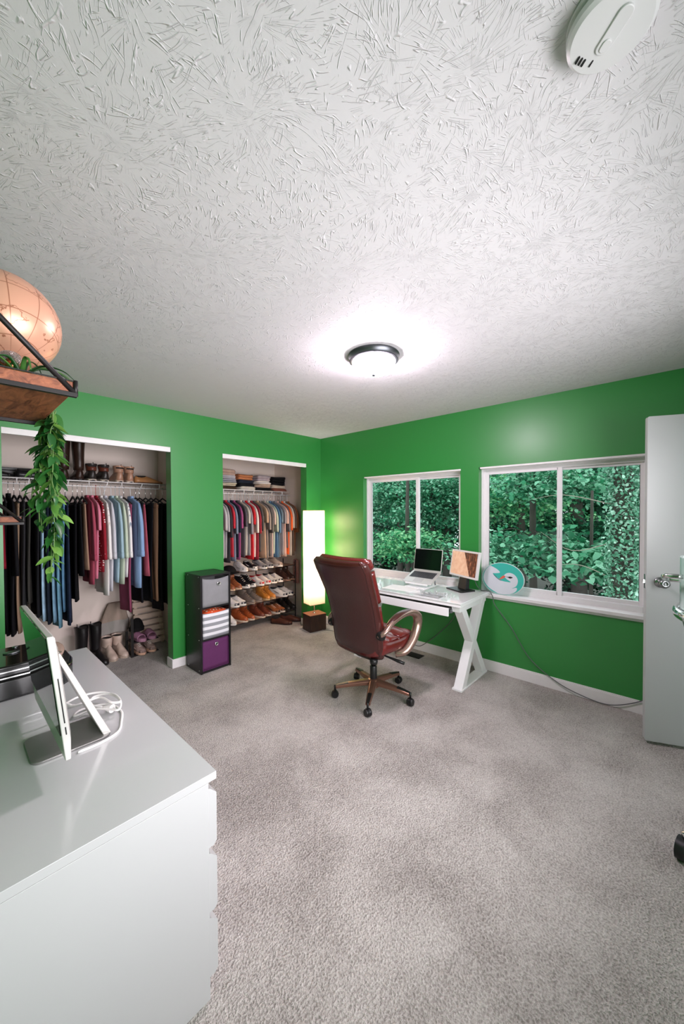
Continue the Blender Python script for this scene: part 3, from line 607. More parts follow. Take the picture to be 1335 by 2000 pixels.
def organizer():
    x0, x1, y0, y1, h = 1.553, 1.853, 3.168, 3.468, .902; p = .016
    t = thing('cube_organizer', 'tall black three-cube organizer against the green pier', 'shelf unit', ((x0+x1)/2, (y0+y1)/2, 0))
    B = lambda n, *a: MB().box(*a).build(n, BLACK, t, bevel=.0015, world=True)
    for a in (x0, x1-p): B('side_panel', a, y0, 0, a+p, y1, h)
    B('back_panel', x0+p, y1-.006, .01, x1-p, y1, h)
    for k in range(4): B('shelf_board', x0+p, y0+.002, .004+k*(h-.022)/3, x1-p, y1-.006, .004+k*(h-.022)/3+p)
    for zz in (.03, .31, .60, .885):
        for yy in (y0+.035, y1-.05): MB().lathe([(.0045, 0), (.0035, .0025), (.001, .003)], 10).xf(Matrix.Translation((x0, yy, zz)) @ Matrix.Rotation(-PI/2, 4, 'Y')).build('screw', CHROME, t, world=True)
    GR = mat('grey_felt_bin', '#848386', .85, var=.12, vscale=14, bump=.15, bscale=200); PU = mat('purple_felt_bin', '#5a2455', .85, var=.12, vscale=14, bump=.15, bscale=200); ST = m_stripe('grey_white_stripes', '#8d8e93', '#dcdbdf', 17.5, 2, .85, .52)
    s = (h-.022)/3
    def bin_(name, label, k, m, dip, sag, proud, hole, hgt):
        zb = .004+k*s+p; b = thing(name, label, 'storage bin', ((x0+x1)/2, y0, zb)); w_ = .13
        n = 13; front = []; back = []
        for i in range(n):
            u = -w_+2*w_*i/(n-1); ztop = hgt-dip*(1-(u/w_)**2); front.append((u, ztop))
        # front panel as a curved grid slab
        rows = 8; vs_ = []; fs = []
        for r in range(rows+1):
            for i in range(n):
                u, zt = front[i]; q = r/rows; bul = -proud-sag*(1-(u/w_)**2)*math.sin(PI*min(1, q*.9+.1)); vs_.append((u, .012+bul, zt*q+.001))
        for r in range(rows):
            for i in range(n-1): fs.append((r*n+i, r*n+i+1, (r+1)*n+i+1, (r+1)*n+i))
        o = MB().add(vs_, fs).build('front_panel', m, b, True); so = o.modifiers.new('solid', 'SOLIDIFY'); so.thickness = .006; so.offset = 1
        MB().box(-w_, .012, 0.001, -w_+.005, .26, hgt*.97).box(w_-.005, .012, .001, w_, .26, hgt*.97).box(-w_+.005, .255, .001, w_-.005, .26, hgt*.97).box(-w_+.005, .012, .001, w_-.005, .255, .005).build('bin_body', m, b)
        if hole:
            yo = .012-proud-sag*(1-(hole[0]/w_)**2)*.9-.008; tor = MB(); rr = []
            for i in range(24):
                a = 2*PI*i/24; rr.append([(hole[0]+math.cos(a)*(.0135+.0045*math.cos(c)), yo+.003*math.sin(c), hole[1]+math.sin(a)*(.0135+.0045*math.cos(c))) for c in [2*PI*k_/8 for k_ in range(8)]])
            rr.append(rr[0]); tor.loft(rr, False, False).build('grommet', CHROME, b, True)
            MB().lathe([(.010, -.001), (.010, .001)], 16).xf(Matrix.Translation((hole[0], yo+.003, hole[1])) @ Matrix.Rotation(PI/2, 4, 'X')).build('grommet_hole', BLKPL, b)
        return b
    bin_('fabric_bin', 'grey felt bin with round grommet in the top cube', 2, GR, .016, .012, .010, (.022, .205), .262)
    bin_('fabric_bin', 'grey and white striped bin in the middle cube', 1, ST, .012, .016, .012, None, .238)
    bin_('fabric_bin', 'purple felt bin with round grommet in the bottom cube', 0, PU, .0, .0, -.006, (.008, .222), .268)
    c = thing('bin_contents', 'orange patterned cloth bundle in the striped bin', 'cloth', ((x0+x1)/2, y0+.12, .004+s+p+.17))
    rings = []
    for i in range(10):
        q = i/9; rings.append([((-.115+.23*q), .10*math.cos(a), .045+.040*math.sin(a)*math.sin(PI*(.08+.84*q))**.4+.008*math.sin(9*q+2*a)) for a in [2*PI*k/14 for k in range(14)]])
    MB().loft(rings).build('cloth_bundle', m_dots('orange_print', '#d8552e', '#f1ddc4', 30), c, True)
organizer()

def floor_lamp():
    u = np.array([.976, -.216]); v = np.array([.216, .976]); p0 = np.array([2.99, 3.285]); c = p0+u*.115+v*.095
    rz = math.atan2(u[1], u[0]); t = thing('floor_lamp', 'tall paper floor lamp with dark wood base glowing in the corner', 'lamp', (c[0], c[1], 0), rz)
    MB().box(-.115, -.095, 0, .115, .095, .20).build('base', m_wood('dark_walnut', '#23140f', '#42271b', (14, 14, 2), .45), t, bevel=.003)
    MB().box(-.117, -.097, .20, .117, .097, .206).build('base_top', m_wood('walnut_top', '#5d3322', '#8a553c', (3, 14, 3), .4), t, bevel=.002)
    MB().lathe([(.02, .206), (.02, .212), (.006, .216)], 14).build('pole_flange', CHROME, t, True)
    MB().tube([(0, 0, .21), (0, 0, 1.43)], .0055, 10).build('pole', CHROME, t, True)
    z0, z1 = .325, 1.492; sx, sy = .105, .085
    P = m_paper(); o = MB().loft([[(-sx, -sy, z), (sx, -sy, z), (sx, sy, z), (-sx, sy, z)] for z in [z0+(z1-z0)*i/6 for i in range(7)]], False, False).build('shade', P, t); o['label'] = 'glowing cream paper shade'
    fr = MB()
    for z in (z0+.004, z1-.004):
        for a, b in (((-sx, -sy), (sx, -sy)), ((sx, -sy), (sx, sy)), ((sx, sy), (-sx, sy)), ((-sx, sy), (-sx, -sy)), ((-sx, 0), (sx, 0))): fr.tube([(a[0], a[1], z), (b[0], b[1], z)], .0022, 6)
    fr.build('shade_frame', mat('lamp_wire', '#caa070', .4, .5), t)
    for z in (.56, .92, 1.28):
        MB().lathe([(.006, z-.045), (.016, z-.035), (.018, z-.02), (.016, z-.008), (.001, z-.002)], 14).build('bulb', mat('lit_bulb', '#ffffff', .3, emit='#ffd9a0', estr=6.), t, True)
        l = bpy.data.lights.new('bulb_light', 'POINT'); l.energy = 5.6; l.color = (1, .91, .83); l.shadow_soft_size = .05
        lo = bpy.data.objects.new('bulb_light', l); COL.objects.link(lo); lo.parent = t; lo.location = (0, 0, z+.052)
    cord = MB().tube(smooth_path([(c[0]+.02, c[1]-.11, .012), (c[0]+.09, c[1]-.20, .004), (c[0]+.16, c[1]-.42, .004), (c[0]+.21, c[1]-.62, .004), (3.365, 2.55, .004)], 6), .003, 6).build('lamp_cord', mat('grey_cord', '#6a6662', .5))
    tag(cord, 'thin grey cord running from the lamp base over the carpet', 'cord')
floor_lamp()

# ================================================================== WALL SHELVES, GLOBE, PLANTS
BWOOD = m_wood('rustic_brown_board', '#5c2c1a', '#a4603f', (14, 3, 14), .55)
def wall_shelf(y0, y1, z, th, label, xf=.252):
    t = thing('bracket_shelf', label, 'shelf', (XL, y0, z))
    MB().box(XL, y0+.004, z, xf-.004, y1-.004, z+th).build('board', BWOOD, t, bevel=.002, world=True)
    for y in (y0, y1-.006):
        b = MB().box(XL, y-.003, z-.012, xf+.004, y+.012, z).build('bracket_bar', BLKMT, t, bevel=.001, world=True)
        MB().tube([(xf-.002, y+.004, z+.0), (XL+.004, y+.004, z+.335)], .0075, 10).build('bracket_rod', BLKMT, t, True, world=True)
        MB().box(XL, y-.003, z-.012, XL+.006, y+.012, z+.35).build('wall_plate', BLKMT, t, bevel=.001, world=True)
        MB().tube([(xf+.001, y+.004, z-.008), (xf+.001, y+.004, z+th+.004)], .006, 8).build('bracket_hook', BLKMT, t, True, world=True)
    MB().box(XL, y0, z+th, xf-.004, y0+.003, z+th+.003).build('edge_strip', BLKMT, t, world=True)
wall_shelf(1.236, 1.735, 1.815, .030, 'rustic wooden wall shelf in black brackets holding the copper globe')
wall_shelf(2.285, 2.80, 1.437, .026, 'lower wooden wall shelf with black brackets beside the closet')
def globe():
    c = Vector((.125, 1.45, 2.038)); t = thing('desk_globe', 'rose copper globe on a curved stand on the wall shelf', 'globe', (c.x-.01, c.y-.0, 1.845))
    R_ = .136; CU = mat('polished_copper', '#b06a44', .2, 1.)
    m = MB(); rings = [[(R_*math.sin(PI*i/32)*math.cos(2*PI*k/48), R_*math.sin(PI*i/32)*math.sin(2*PI*k/48), R_*math.cos(PI*i/32)) for k in range(48)] for i in range(1, 32)]
    m.loft(rings); o = m.build('sphere', m_globe(), t, True); o.location = c-t.location; ax = Vector((.05, -.46, -.88)).normalized()
    o.rotation_mode = 'QUATERNION'; o.rotation_quaternion = Vector((0, 0, -1)).rotation_difference(ax)
    p = c+ax*R_
    q = Vector((0, 0, 1)).rotation_difference(ax).to_matrix().to_4x4(); q = Matrix.Translation(p-t.location) @ q
    MB().lathe([(.024, -.012), (.026, -.002), (.022, .008), (.012, .010)], 24).xf(q).build('jewelled_collar', mat('crystal_collar', '#b8b2b0', .25, .8, bump=1., bscale=400), t, True)
    MB().tube(smooth_path([p+ax*.004, p+ax*.03+Vector((-.004, 0, 0)), Vector((p.x-.01, p.y-.004, 1.868)), Vector((p.x-.035, p.y+.01, 1.856)), Vector((p.x-.06, p.y+.04, 1.853))], 6), .0095, 12).build('stand_arm', CU, t, True, world=True)
    MB().lathe([(.075, 0), (.078, .004), (.07, .008), (.02, .012)], 32, (c.x-.01-t.location.x, c.y+.02-t.location.y, 0)).build('stand_base', CU, t, True)
globe()
LEAF = m_leaf('vine_leaf_green', '#123c16', '#28622a', '#76a24a', .35, .2); STEM = mat('vine_stem', '#5a7a3e', .6)
def leaf_mesh(name, l, w_, m, curl=.25, fold=.25):
    n = 5; vs_ = []; fs = []
    for i in range(n+1):
        s_ = i/n; ww = w_*math.sin(PI*min(1, s_*.93+.05))**.8*(1-.35*s_); z = -curl*l*s_*s_
        vs_ += [(-ww/2, l*s_, z+fold*ww*.5), (0, l*s_, z), (ww/2, l*s_, z+fold*ww*.5)]
    for i in range(n):
        for j in range(2): a = i*3+j; fs.append((a, a+1, a+4, a+3))
    return MB().add(vs_, fs).mesh(name, m, True)
def hanging_vine():
    top = Vector((.225, 1.70, 1.848)); t = thing('hanging_vine', 'trailing green leafy vine hanging from the wall shelf', 'plant', tuple(top))
    R_ = random.Random(3); meshes = [leaf_mesh('leaf', .058, .034, LEAF), leaf_mesh('leaf', .048, .026, LEAF, .4), leaf_mesh('leaf', .066, .030, LEAF, .15, .4)]
    def leaf(p, az, pitch, roll, sc):
        o = bpy.data.objects.new('leaf', R_.choice(meshes)); COL.objects.link(o); o.parent = t
        o.matrix_local = Matrix.Translation(Vector(p)-top) @ Matrix.Rotation(az, 4, 'Z') @ Matrix.Rotation(pitch, 4, 'X') @ Matrix.Rotation(roll, 4, 'Y') @ Matrix.Scale(sc, 4)
    lens = [.62, .58, .50, .45, .40, .44, .36, .32, .30, .34, .27, .52]
    for k, L in enumerate(lens):
        x0 = top.x+.033+R_.uniform(0, .018); y0 = top.y-.028+R_.uniform(-.04, .04); sp = R_.uniform(-.045, .055)*(1 if L < .5 else .35); sy = R_.uniform(-.06, .06)*(1 if L < .5 else .4)
        pts = [(top.x-.03, y0, top.z+.002), (x0, y0, top.z+.006)]
        for i in range(1, 9):
            s_ = i/8; pts.append((x0+sp*math.sin(1.6*s_)+R_.uniform(-.008, .008), y0+sy*s_+R_.uniform(-.008, .008), top.z-L*s_))
        sm = smooth_path(pts, 4); MB().tube(sm, .0018, 5).build('vine', STEM, t, True, world=True)
        nl = int(L*46)+4
        for j in range(nl):
            q = (j+.5)/nl; i = int((.16+.84*q)*(len(sm)-1)); p = sm[i]
            if p[2] > top.z-.075: p = (max(p[0], .262), p[1], p[2])
            az = (j*2.4+R_.uniform(-.5, .5)); leaf(p, az, R_.uniform(-1.0, -.1), R_.uniform(-.6, .6), R_.uniform(.8, 1.3)*(1-.25*q))
hanging_vine()
def strap_plant():
    t = thing('strap_leaf_plant', 'small strap-leaved plant behind the globe stand', 'plant', (.145, 1.30, 1.8455)); R_ = random.Random(9)
    for k in range(9):
        a = k*.75+.3; L = R_.uniform(.10, .17); h = R_.uniform(.03, .055); P = smooth_path([(0, 0, .0), (math.cos(a)*L*.35, math.sin(a)*L*.22, h), (math.cos(a)*L*.75, math.sin(a)*L*.35, h*.9), (math.cos(a)*L, math.sin(a)*L*.42, h*.2)], 5)
        MB().tube(P, [.006*(1-i/len(P))+.0012 for i in range(len(P))], 6, flat=.35, up=(0, 0, 1)).build('strap_leaf', LEAF, t, True)
strap_plant()

# ================================================================== CLOSET FITTINGS
RODY, SH1, SH2 = 4.13, 1.775, 1.755
def wire_shelf(x0, x1, z, label, struts, braces):
    t = thing('wire_shelf', label, 'shelf', (x0, RODY, z))
    for zz, yy, n in ((z, RODY-.02, 'front_rail'), (z-.048, RODY-.012, 'hanging_rail'), (z, YK-.01, 'rear_rail')): MB().tube([(x0, yy, zz), (x1, yy, zz)], .0058 if n != 'rear_rail' else .003, 8).build(n, WIRE, t, True, world=True)
    m = MB(); k = int((x1-x0)/.026)
    for i in range(k+1): x = x0+(x1-x0)*i/k; m.tube([(x, RODY-.02, z+.001), (x, YK-.005, z+.001)], .0016, 4)
    o = m.build('wire_deck', WIRE, t, world=True); o['kind'] = 'stuff'
    for x in struts: MB().tube([(x, RODY-.022, z+.004), (x, RODY-.014, z-.048)], .0085, 6, flat=.5).build('rail_strut', WIRE, t, True, world=True)
    for x, a in braces: MB().tube([(x, RODY-.015, z-.002), (x-math.tan(a)*(YK-.005-RODY+.015), YK-.005, z-.30)], .004, 6).build('brace', WIRE, t, True, world=True)

# ================================================================== GARMENTS
FAB = {}
def fabric(c, kind='plain'):
    k = (c, kind)
    if k not in FAB:
        n = 'fabric_%s_%d' % (kind, len(FAB))
        if kind == 'denim': FAB[k] = m_denim(n, c)
        elif kind.startswith('stripe'): FAB[k] = m_stripe(n, c, '#e9e4e2', float(kind[6:] or 22), 2)
        elif kind.startswith('vstripe'): FAB[k] = m_stripe(n, c, '#e9e4e2', 70, 1, .85, .25)
        elif kind == 'dots': FAB[k] = m_dots(n, c, '#f0e8e4')
        else: FAB[k] = mat(n, c, .85, var=.22, vscale=16, bump=.55, bscale=26, spec=.2, vec=(1, 1, .28))
    return FAB[k]
DROP = .05
HANG = {'black': mat('black_velvet_hanger', '#131214', .7), 'white': mat('white_plastic_hanger', '#dfe3e6', .4), 'grey': mat('pale_grey_hanger', '#a9b4ba', .4), 'red': mat('red_plastic_hanger', '#a8262c', .4), 'wood': mat('wood_hanger', '#a5805c', .5)}
def hanger(x, zr, kind, rz, group, label):
    t = thing('clothes_hanger', label, 'hanger', (x, RODY-.012, zr), rz, group); m = HANG[kind]
    hk = [(0, .0, -.014), (0, -.010, -.006)] + [(0, .0115*math.cos(a), .0015+.0115*math.sin(a)) for a in [PI*(1.05-k*.19) for k in range(6)]] + [(0, .0125, -.006), (0, .004, -.028), (0, 0, -.055-DROP)]
    hk = hk[2:]
    MB().tube(hk, .0022, 6).build('hook', CHROME if kind in ('black', 'wood') else m, t, True)
    MB().tube([(0, y_, z_-DROP) for y_, z_ in ((-.205, -.115), (-.10, -.082), (0, -.052), (.10, -.082), (.205, -.115))], [.006, .0075, .008, .0075, .006], 6, flat=1.).build('shoulder_bar', m, t, True)
    MB().tube([(0, -.20, -.117-DROP), (0, 0, -.121-DROP), (0, .20, -.117-DROP)], .0045, 6).build('trouser_bar', m, t, True)
    return t
def cloth_ring(yc, w_, th, z, A, k, ph, n=30, lean=0.):
    r_ = []
    for i in range(n):
        a = 2*PI*i/n; c, s_ = math.cos(a), math.sin(a)
        y = w_*math.copysign(abs(c)**.7, c); x = th*math.copysign(abs(s_)**.6, s_)
        r_.append((x+A*math.sin(k*y*10+ph)+lean, yc+y, z))
    return r_
def hang_fold(y, z, ph):   # neighbouring garments press into the same folds
    d = max(0., -z-.10); return (.0015+.012*min(1., d/.8))*math.sin(26*y+ph+2.4*d)
def hang_ring(yc, w_, th, z, ph, n=30):
    r_ = []
    for i in range(n):
        a = 2*PI*i/n; c, s_ = math.cos(a), math.sin(a); y = yc+w_*math.copysign(abs(c)**.7, c)
        r_.append((th*math.copysign(abs(s_)**.6, s_)+hang_fold(y, z, ph), y, z))
    return r_
def garment(name, label, cat, kind, x, zb, zr, col, pat, seed, group=None, rz=0., hm=.016, ph=0., slv=None):
    """kind: pants | shirt | tee | skirt | coat; hangs from the rail at height zr down to zb; hm = half thickness that fits between its neighbours"""
    R_ = random.Random(seed); t = thing(name, label, cat, (x, RODY-.012, zr-DROP), rz, group); m = fabric(col, pat)
    L = zb-zr+DROP; h0 = hm*.93
    if kind == 'pants':
        wt, wb = R_.uniform(.15, .19), R_.uniform(.13, .19); zt = -.112
        MB().loft([hang_ring(0, wt+(wb-wt)*i/13, h0*(.82+.18*i/13), zt+(L-zt)*i/13, ph) for i in range(14)]).build('trouser_leg', m, t, True)
        MB().loft([hang_ring(0, wt*1.02, h0*.9, z, ph) for z in (zt+.006, zt-.02, zt-.042)]).build('waistband', m, t, True)
    elif kind == 'skirt':
        MB().loft([hang_ring(0, .13+.10*(i/12)**.8, h0*(.78+.22*i/12), -.112+(L+.112)*i/12, ph, 40) for i in range(13)]).build('skirt_panel', m, t, True)
        MB().loft([hang_ring(0, .135, h0*.86, z, ph) for z in (-.106, -.13, -.15)]).build('waistband', m, t, True)
    else:
        sh = [(-.052, .055), (-.066, .09), (-.085, .15), (-.104, .20), (-.135, .222), (-.20, .215)]; wb = R_.uniform(.20, .24)
        rings = [hang_ring(0, w_, max(.0105, h0*(.72+.2*i/5)), z, ph) for i, (z, w_) in enumerate(sh)]
        rings += [hang_ring(0, .215+(wb-.215)*i/11, h0*(.92+.08*i/11), -.20+(L+.20)*i/11, ph) for i in range(1, 12)]
        MB().loft(rings).build('body', m, t, True)
        MB().loft([hang_ring(0, w_, hm*.92, z, ph) for z, w_ in ((-.066, .062), (-.050, .060), (-.036, .056))], False, False).build('collar', m, t, True)
        sl = slv or {'shirt': .52, 'coat': .55, 'tee': .21}[kind]; r1 = .046 if kind != 'tee' else .058
        for s_ in (-1, 1):
            ye = s_*(.252 if kind == 'tee' else .235)*R_.uniform(.97, 1.03); N_ = 9; rr = []
            for i in range(N_):
                q = i/(N_-1); z = -.108-(sl+.04)*q; yc = s_*.190+(ye-s_*.190)*min(1, q*2.2)**.7; ry = .022+(r1-.022)*min(1, q*3.2)**.6
                rr.append(hang_ring(yc, ry, hm*(.55+.4*min(1, q*3)), z, ph, 16))
            sv = MB().loft(rr).build('sleeve', m, t, True)
            if kind == 'shirt': MB().loft([hang_ring(ye, r1*1.08, hm*.99, -.108-(sl+.04)+dz, ph, 16) for dz in (.055, .02, -.004)]).build('cuff', m, sv, True)
    return t
def spread(xs, gap, wide, wgap):
    """push garments apart along the rail until each has room; wider gaps where a shelf brace passes"""
    xs = list(xs)
    for _ in range(400):
        for i in range(len(xs)-1):
            g_ = wgap if i in wide else gap; d = g_-(xs[i+1]-xs[i])
            if d > 0: xs[i] -= d/2; xs[i+1] += d/2
    return xs
def half_room(xs, i, wide): return .43*min([xs[j+1]-xs[j]-(.020 if j in wide else 0) for j in (i-1, i) if 0 <= j < len(xs)-1])
GY = 3.92
def gx(cx, cy=1000): p = at_y(cx/3.708, 820+cy/3.708, GY); return p
C1 = [ # crop x, crop bottom y, kind, colour, pattern, label, hanger
 (30, 1110, 'shirt', '#7c1426', 'plain', 'dark red blouse nearest the left end of the wide closet rail', 'black'),
 (62, 1580, 'pants', '#0b0b0d', 'plain', 'long black trousers beside the dark red blouse', 'black'),
 (98, 1570, 'coat', '#111014', 'plain', 'long black coat beside the tan trousers', 'black'),
 (138, 1560, 'pants', '#8d7560', 'plain', 'tan trousers hanging between black coat and charcoal trousers', 'black'),
 (185, 1420, 'pants', '#2c2b2e', 'plain', 'charcoal trousers hanging beside the tan trousers', 'black'),
 (228, 1340, 'pants', '#3a3834', 'plain', 'dark olive trousers hanging behind the vine', 'black'),
 (262, 1440, 'pants', '#17171b', 'plain', 'near-black trousers left of the pale blue jeans', 'black'),
 (306, 1470, 'pants', '#9dbdd4', 'denim', 'pale blue faded jeans hanging under the vine tip', 'black'),
 (346, 1490, 'pants', '#1c2430', 'denim', 'dark indigo jeans between two lighter jeans', 'black'),
 (390, 1480, 'pants', '#7ba0b8', 'denim', 'mid blue jeans with stitched seam under the vine', 'black'),
 (436, 1520, 'pants', '#6f9cb2', 'denim', 'teal blue jeans with frayed hem', 'black'),
 (482, 1400, 'pants', '#5f88a8', 'denim', 'medium blue jeans with cropped frayed hem', 'black'),
 (530, 1480, 'skirt', '#232c40', 'denim', 'dark navy flared denim beside the cropped jeans', 'black'),
 (575, 1320, 'pants', '#0d0c10', 'plain', 'black trousers between the denim and the pleated tan skirt', 'black'),
 (606, 1130, 'skirt', '#0f0d11', 'plain', 'short black skirt beside the tan skirt', 'black'),
 (640, 1085, 'skirt', '#a5836f', 'plain', 'tan pleated skirt on a black hanger', 'black'),
 (672, 1190, 'shirt', '#a2475a', 'plain', 'dusty rose blouse with ruffled hem', 'white'),
 (700, 1150, 'tee', '#d97f95', 'plain', 'bright pink satin blouse', 'white'),
 (738, 1100, 'shirt', '#8e1f2c', 'dots', 'red dotted blouse on a red hanger', 'red'),
 (768, 1270, 'shirt', '#cfc8c0', 'vstripe', 'cream shirt with thin vertical stripes and rolled cuffs', 'white'),
 (806, 1240, 'shirt', '#c9c7cf', 'plain', 'pale grey lilac shirt beside the cream striped shirt', 'white'),
 (846, 1180, 'shirt', '#9fb9c6', 'plain', 'light blue shirt with long cuffed sleeve', 'white'),
 (880, 1190, 'shirt', '#c2cdb8', 'plain', 'pale green blouse behind the light blue shirt', 'grey'),
 (915, 1140, 'shirt', '#8e97a6', 'vstripe', 'grey striped shirt beside the plum trousers', 'grey'),
 (950, 1400, 'pants', '#8d4560', 'plain', 'plum wide trousers reaching down to the shoes', 'black'),
 (1000, 1215, 'shirt', '#8aa6cc', 'plain', 'sky blue shirt beside the navy trousers', 'white'),
 (1040, 1330, 'pants', '#15151c', 'plain', 'navy black trousers right of the sky blue shirt', 'black'),
 (1070, 1130, 'skirt', '#b85a6c', 'plain', 'rose pink top between dark trousers', 'black'),
 (1104, 1330, 'pants', '#101117', 'plain', 'wide black trousers on a clip hanger', 'black'),
 (1150, 1315, 'pants', '#a07a62', 'plain', 'camel trousers near the green jamb', 'black'),
 (1186, 1390, 'pants', '#0e0d10', 'plain', 'black trousers at the jamb end of the wide closet rail', 'black'),
 (1235, 1340, 'pants', '#2a2226', 'plain', 'dark brown trousers behind the green jamb', 'black'),
]
NAMES = {'pants': ('trousers', 'trousers'), 'skirt': ('skirt', 'skirt'), 'shirt': ('shirt', 'shirt'), 'tee': ('blouse', 'blouse'), 'coat': ('coat', 'coat')}
zr1 = SH1-.048; zr2 = SH2-.048
def short(l): return ' '.join(l.split(' on a ')[0].split(' on the ')[0].split()[:11])
WD1, WD2 = (5, 12, 20, 27), (7, 14, 21, 28)
X1 = spread([gx(e[0], 900)[0] for e in C1], .0365, WD1, .0565); RZ1 = [.04*math.sin(.28*i+1) for i in range(len(X1))]
for i, (cx, cb, kd, c, pt, lab, hk) in enumerate(C1):
    p = gx(cx, cb); rz = RZ1[i]; x = X1[i]
    nm, ct = NAMES[kd]
    if 'jeans' in lab: nm = ct = 'jeans'
    garment(nm, lab, ct, kd, x, max(.06, p[2]), zr1, c, pt, 100+i, None, rz, min(.024, half_room(X1, i, WD1)), 1.0, .48 if kd == 'shirt' else None)
    hanger(x, zr1, hk, rz, 'hangers in the wide closet', '%s hanger holding the ' % {'black': 'black velvet', 'white': 'white plastic', 'grey': 'pale grey plastic', 'red': 'red plastic'}[hk] + short(lab))
C2 = ['#c9c4c2', '#16161a', '#d6d0cc', '#1d1c22', '#8c8a8c', '#b51f2c:stripe9', '#b7b2b4', '#cba3b0', '#bdb8b8', '#a8a3a6', '#3a383c', '#c23340', '#7d8798', '#1d2030', '#9c4d78', '#565257', '#c8bdb0', '#8f8c90', '#c8262e', '#d8d0c8', '#8e2c38', '#57514e', '#b79a80', '#8a7f7a', '#5f5a58', '#b5a098', '#a9b4a4', '#4d6e8c', '#5a6a78', '#8a8488', '#c9a79c', '#6a6264', '#e0602e', '#c9c2b8', '#6b5a50', '#8c5a3c']
CN = {'#d8d0c8': 'bone white', '#8e2c38': 'burgundy', '#c9c4c2': 'off-white', '#16161a': 'black', '#d6d0cc': 'cream white', '#1d1c22': 'charcoal black', '#8c8a8c': 'mid grey', '#b7b2b4': 'silver grey', '#cba3b0': 'pale pink', '#bdb8b8': 'light grey', '#a8a3a6': 'ash grey', '#c23340': 'crimson', '#3a383c': 'graphite', '#7d8798': 'slate blue', '#1d2030': 'midnight blue', '#9c4d78': 'magenta', '#565257': 'dark grey', '#c8bdb0': 'oatmeal', '#8f8c90': 'stone grey', '#c8262e': 'bright red', '#57514e': 'brown grey', '#b79a80': 'tan', '#8a7f7a': 'taupe', '#5f5a58': 'dark taupe', '#b5a098': 'dusty beige', '#a9b4a4': 'sage', '#4d6e8c': 'steel blue', '#5a6a78': 'blue grey', '#8a8488': 'mauve grey', '#c9a79c': 'blush', '#6a6264': 'plum grey', '#e0602e': 'bright orange', '#c9c2b8': 'ivory', '#6b5a50': 'umber brown', '#8c5a3c': 'rust brown'}
xa, xb_ = 1.90, 3.318; gp = (xb_-xa-.02*len(WD2))/(len(C2)-1); X2_ = [xa+gp*i+.02*sum(1 for j in WD2 if j < i) for i in range(len(C2))]; RZ2 = [-.13+.035*math.sin(.3*i) for i in range(len(C2))]
for i, cc in enumerate(C2):
    c, _, pt = cc.partition(':'); x = X2_[i]; q = random.Random(400+i)
    zb = max(.872, .905-.03*i/len(C2)+q.uniform(-.035, .05)+(.06 if i % 5 == 1 else 0))
    nmx = ('striped red and white' if pt and c in ('#b51f2c', '#b03040') else 'cream striped' if pt else CN[c])
    lab = '%s short-sleeved shirt hanging in the narrow closet' % nmx
    if c == '#b03040': lab = 'striped red and white shirt hanging beside the bright red one'
    if c == '#b51f2c': lab = 'striped red and white shirt hanging near the black shirts'
    garment('t_shirt', lab, 'shirt', 'tee', x, zb, zr2, c, pt or 'plain', 300+i, None, RZ2[i], half_room(X2_, i, WD2), .4, q.uniform(.17, .34))
    hk = 'black' if i % 3 == 1 else ('white' if i % 3 else 'grey')
    hanger(x, zr2, hk, RZ2[i], 'hangers in the narrow closet', '%s hanger holding the ' % {'black': 'black velvet', 'white': 'white plastic', 'grey': 'pale grey plastic'}[hk] + lab.replace(' in the narrow closet', '').replace(' hanging', ''))

def mids(xs, idx): return [(xs[j]+xs[j+1])/2 for j in idx]
wire_shelf(XL+.02, 1.69, SH1, 'white wire shelf with hanging rail in the wide closet', mids(X1, (3, 9, 16, 23, 30)), list(zip(mids(X1, WD1), [RZ1[j] for j in WD1])))
wire_shelf(1.81, XW-.03, SH2, 'white wire shelf with hanging rail in the narrow closet', mids(X2_, (3, 10, 17, 24, 32)), list(zip(mids(X2_, WD2), [RZ2[j] for j in WD2])))

# folded clothes on the narrow closet shelf
def folded(x, y, z, w_, d, h, col, pat, label, rz, seed):
    R_ = random.Random(seed); t = thing('folded_clothes', label, 'clothes', (x, y, z), rz); m = fabric(col, pat); n = 36
    lay = 2 if h > .035 else 1
    for l_ in range(lay):
        hh = h/lay; z0 = l_*hh; rings = []; jx, jy = R_.uniform(-.008, .008), R_.uniform(-.008, .008)
        for s_ in (0, .15, .5, .85, 1):
            k = 1-.06*(2*s_-1)**2*1.3
            rings.append([(jx+w_/2*k*math.copysign(abs(math.cos(a))**.35, math.cos(a))+.004*math.sin(3*a+seed), jy+d/2*k*math.copysign(abs(math.sin(a))**.35, math.sin(a)), z0+hh*s_+(.006*math.sin(2*a+seed+l_) if s_ > .3 else 0)) for a in [2*PI*i/n for i in range(n)]])
        MB().loft(rings).build('fold', m, t, True)
    return t
FS = [(2.435, [('#4a3a2c', 'dark brown folded sweater at the bottom of the leftmost stack'), ('#c8bda8', 'cream folded sweater in the leftmost stack'), ('#9a9ca4', 'grey folded shirt in the leftmost stack'), ('#a9a6ac', 'silver grey folded shirt in the leftmost stack'), ('#b09488', 'taupe folded jumper on top of the leftmost stack')]),
      (2.700, [('#c9c0b6', 'white folded towel under the black jeans'), ('#15151a', 'black folded jeans under the navy ones'), ('#262a36', 'navy folded jeans beneath the orange sweater'), ('#b8754e', 'thick orange tan folded sweater')]),
      (2.965, [('#1c1a1c', 'black folded trousers under the striped shirts'), ('#b8a08e', 'beige folded shirt beside the black bundle'), ('#cdbfb2:stripe60', 'striped folded shirt beside the black bundle'), ('#a79aa0', 'crumpled mauve grey shirt on the short stack')]),
      (3.235, [('#7a4a3c', 'rust folded shirt under the black bundle'), ('#c7b5a4', 'cream folded shirt under the black bundle'), ('#1a181c', 'black folded sweater below the black jacket'), ('#121114', 'bulky black folded jacket on the shelf')])]
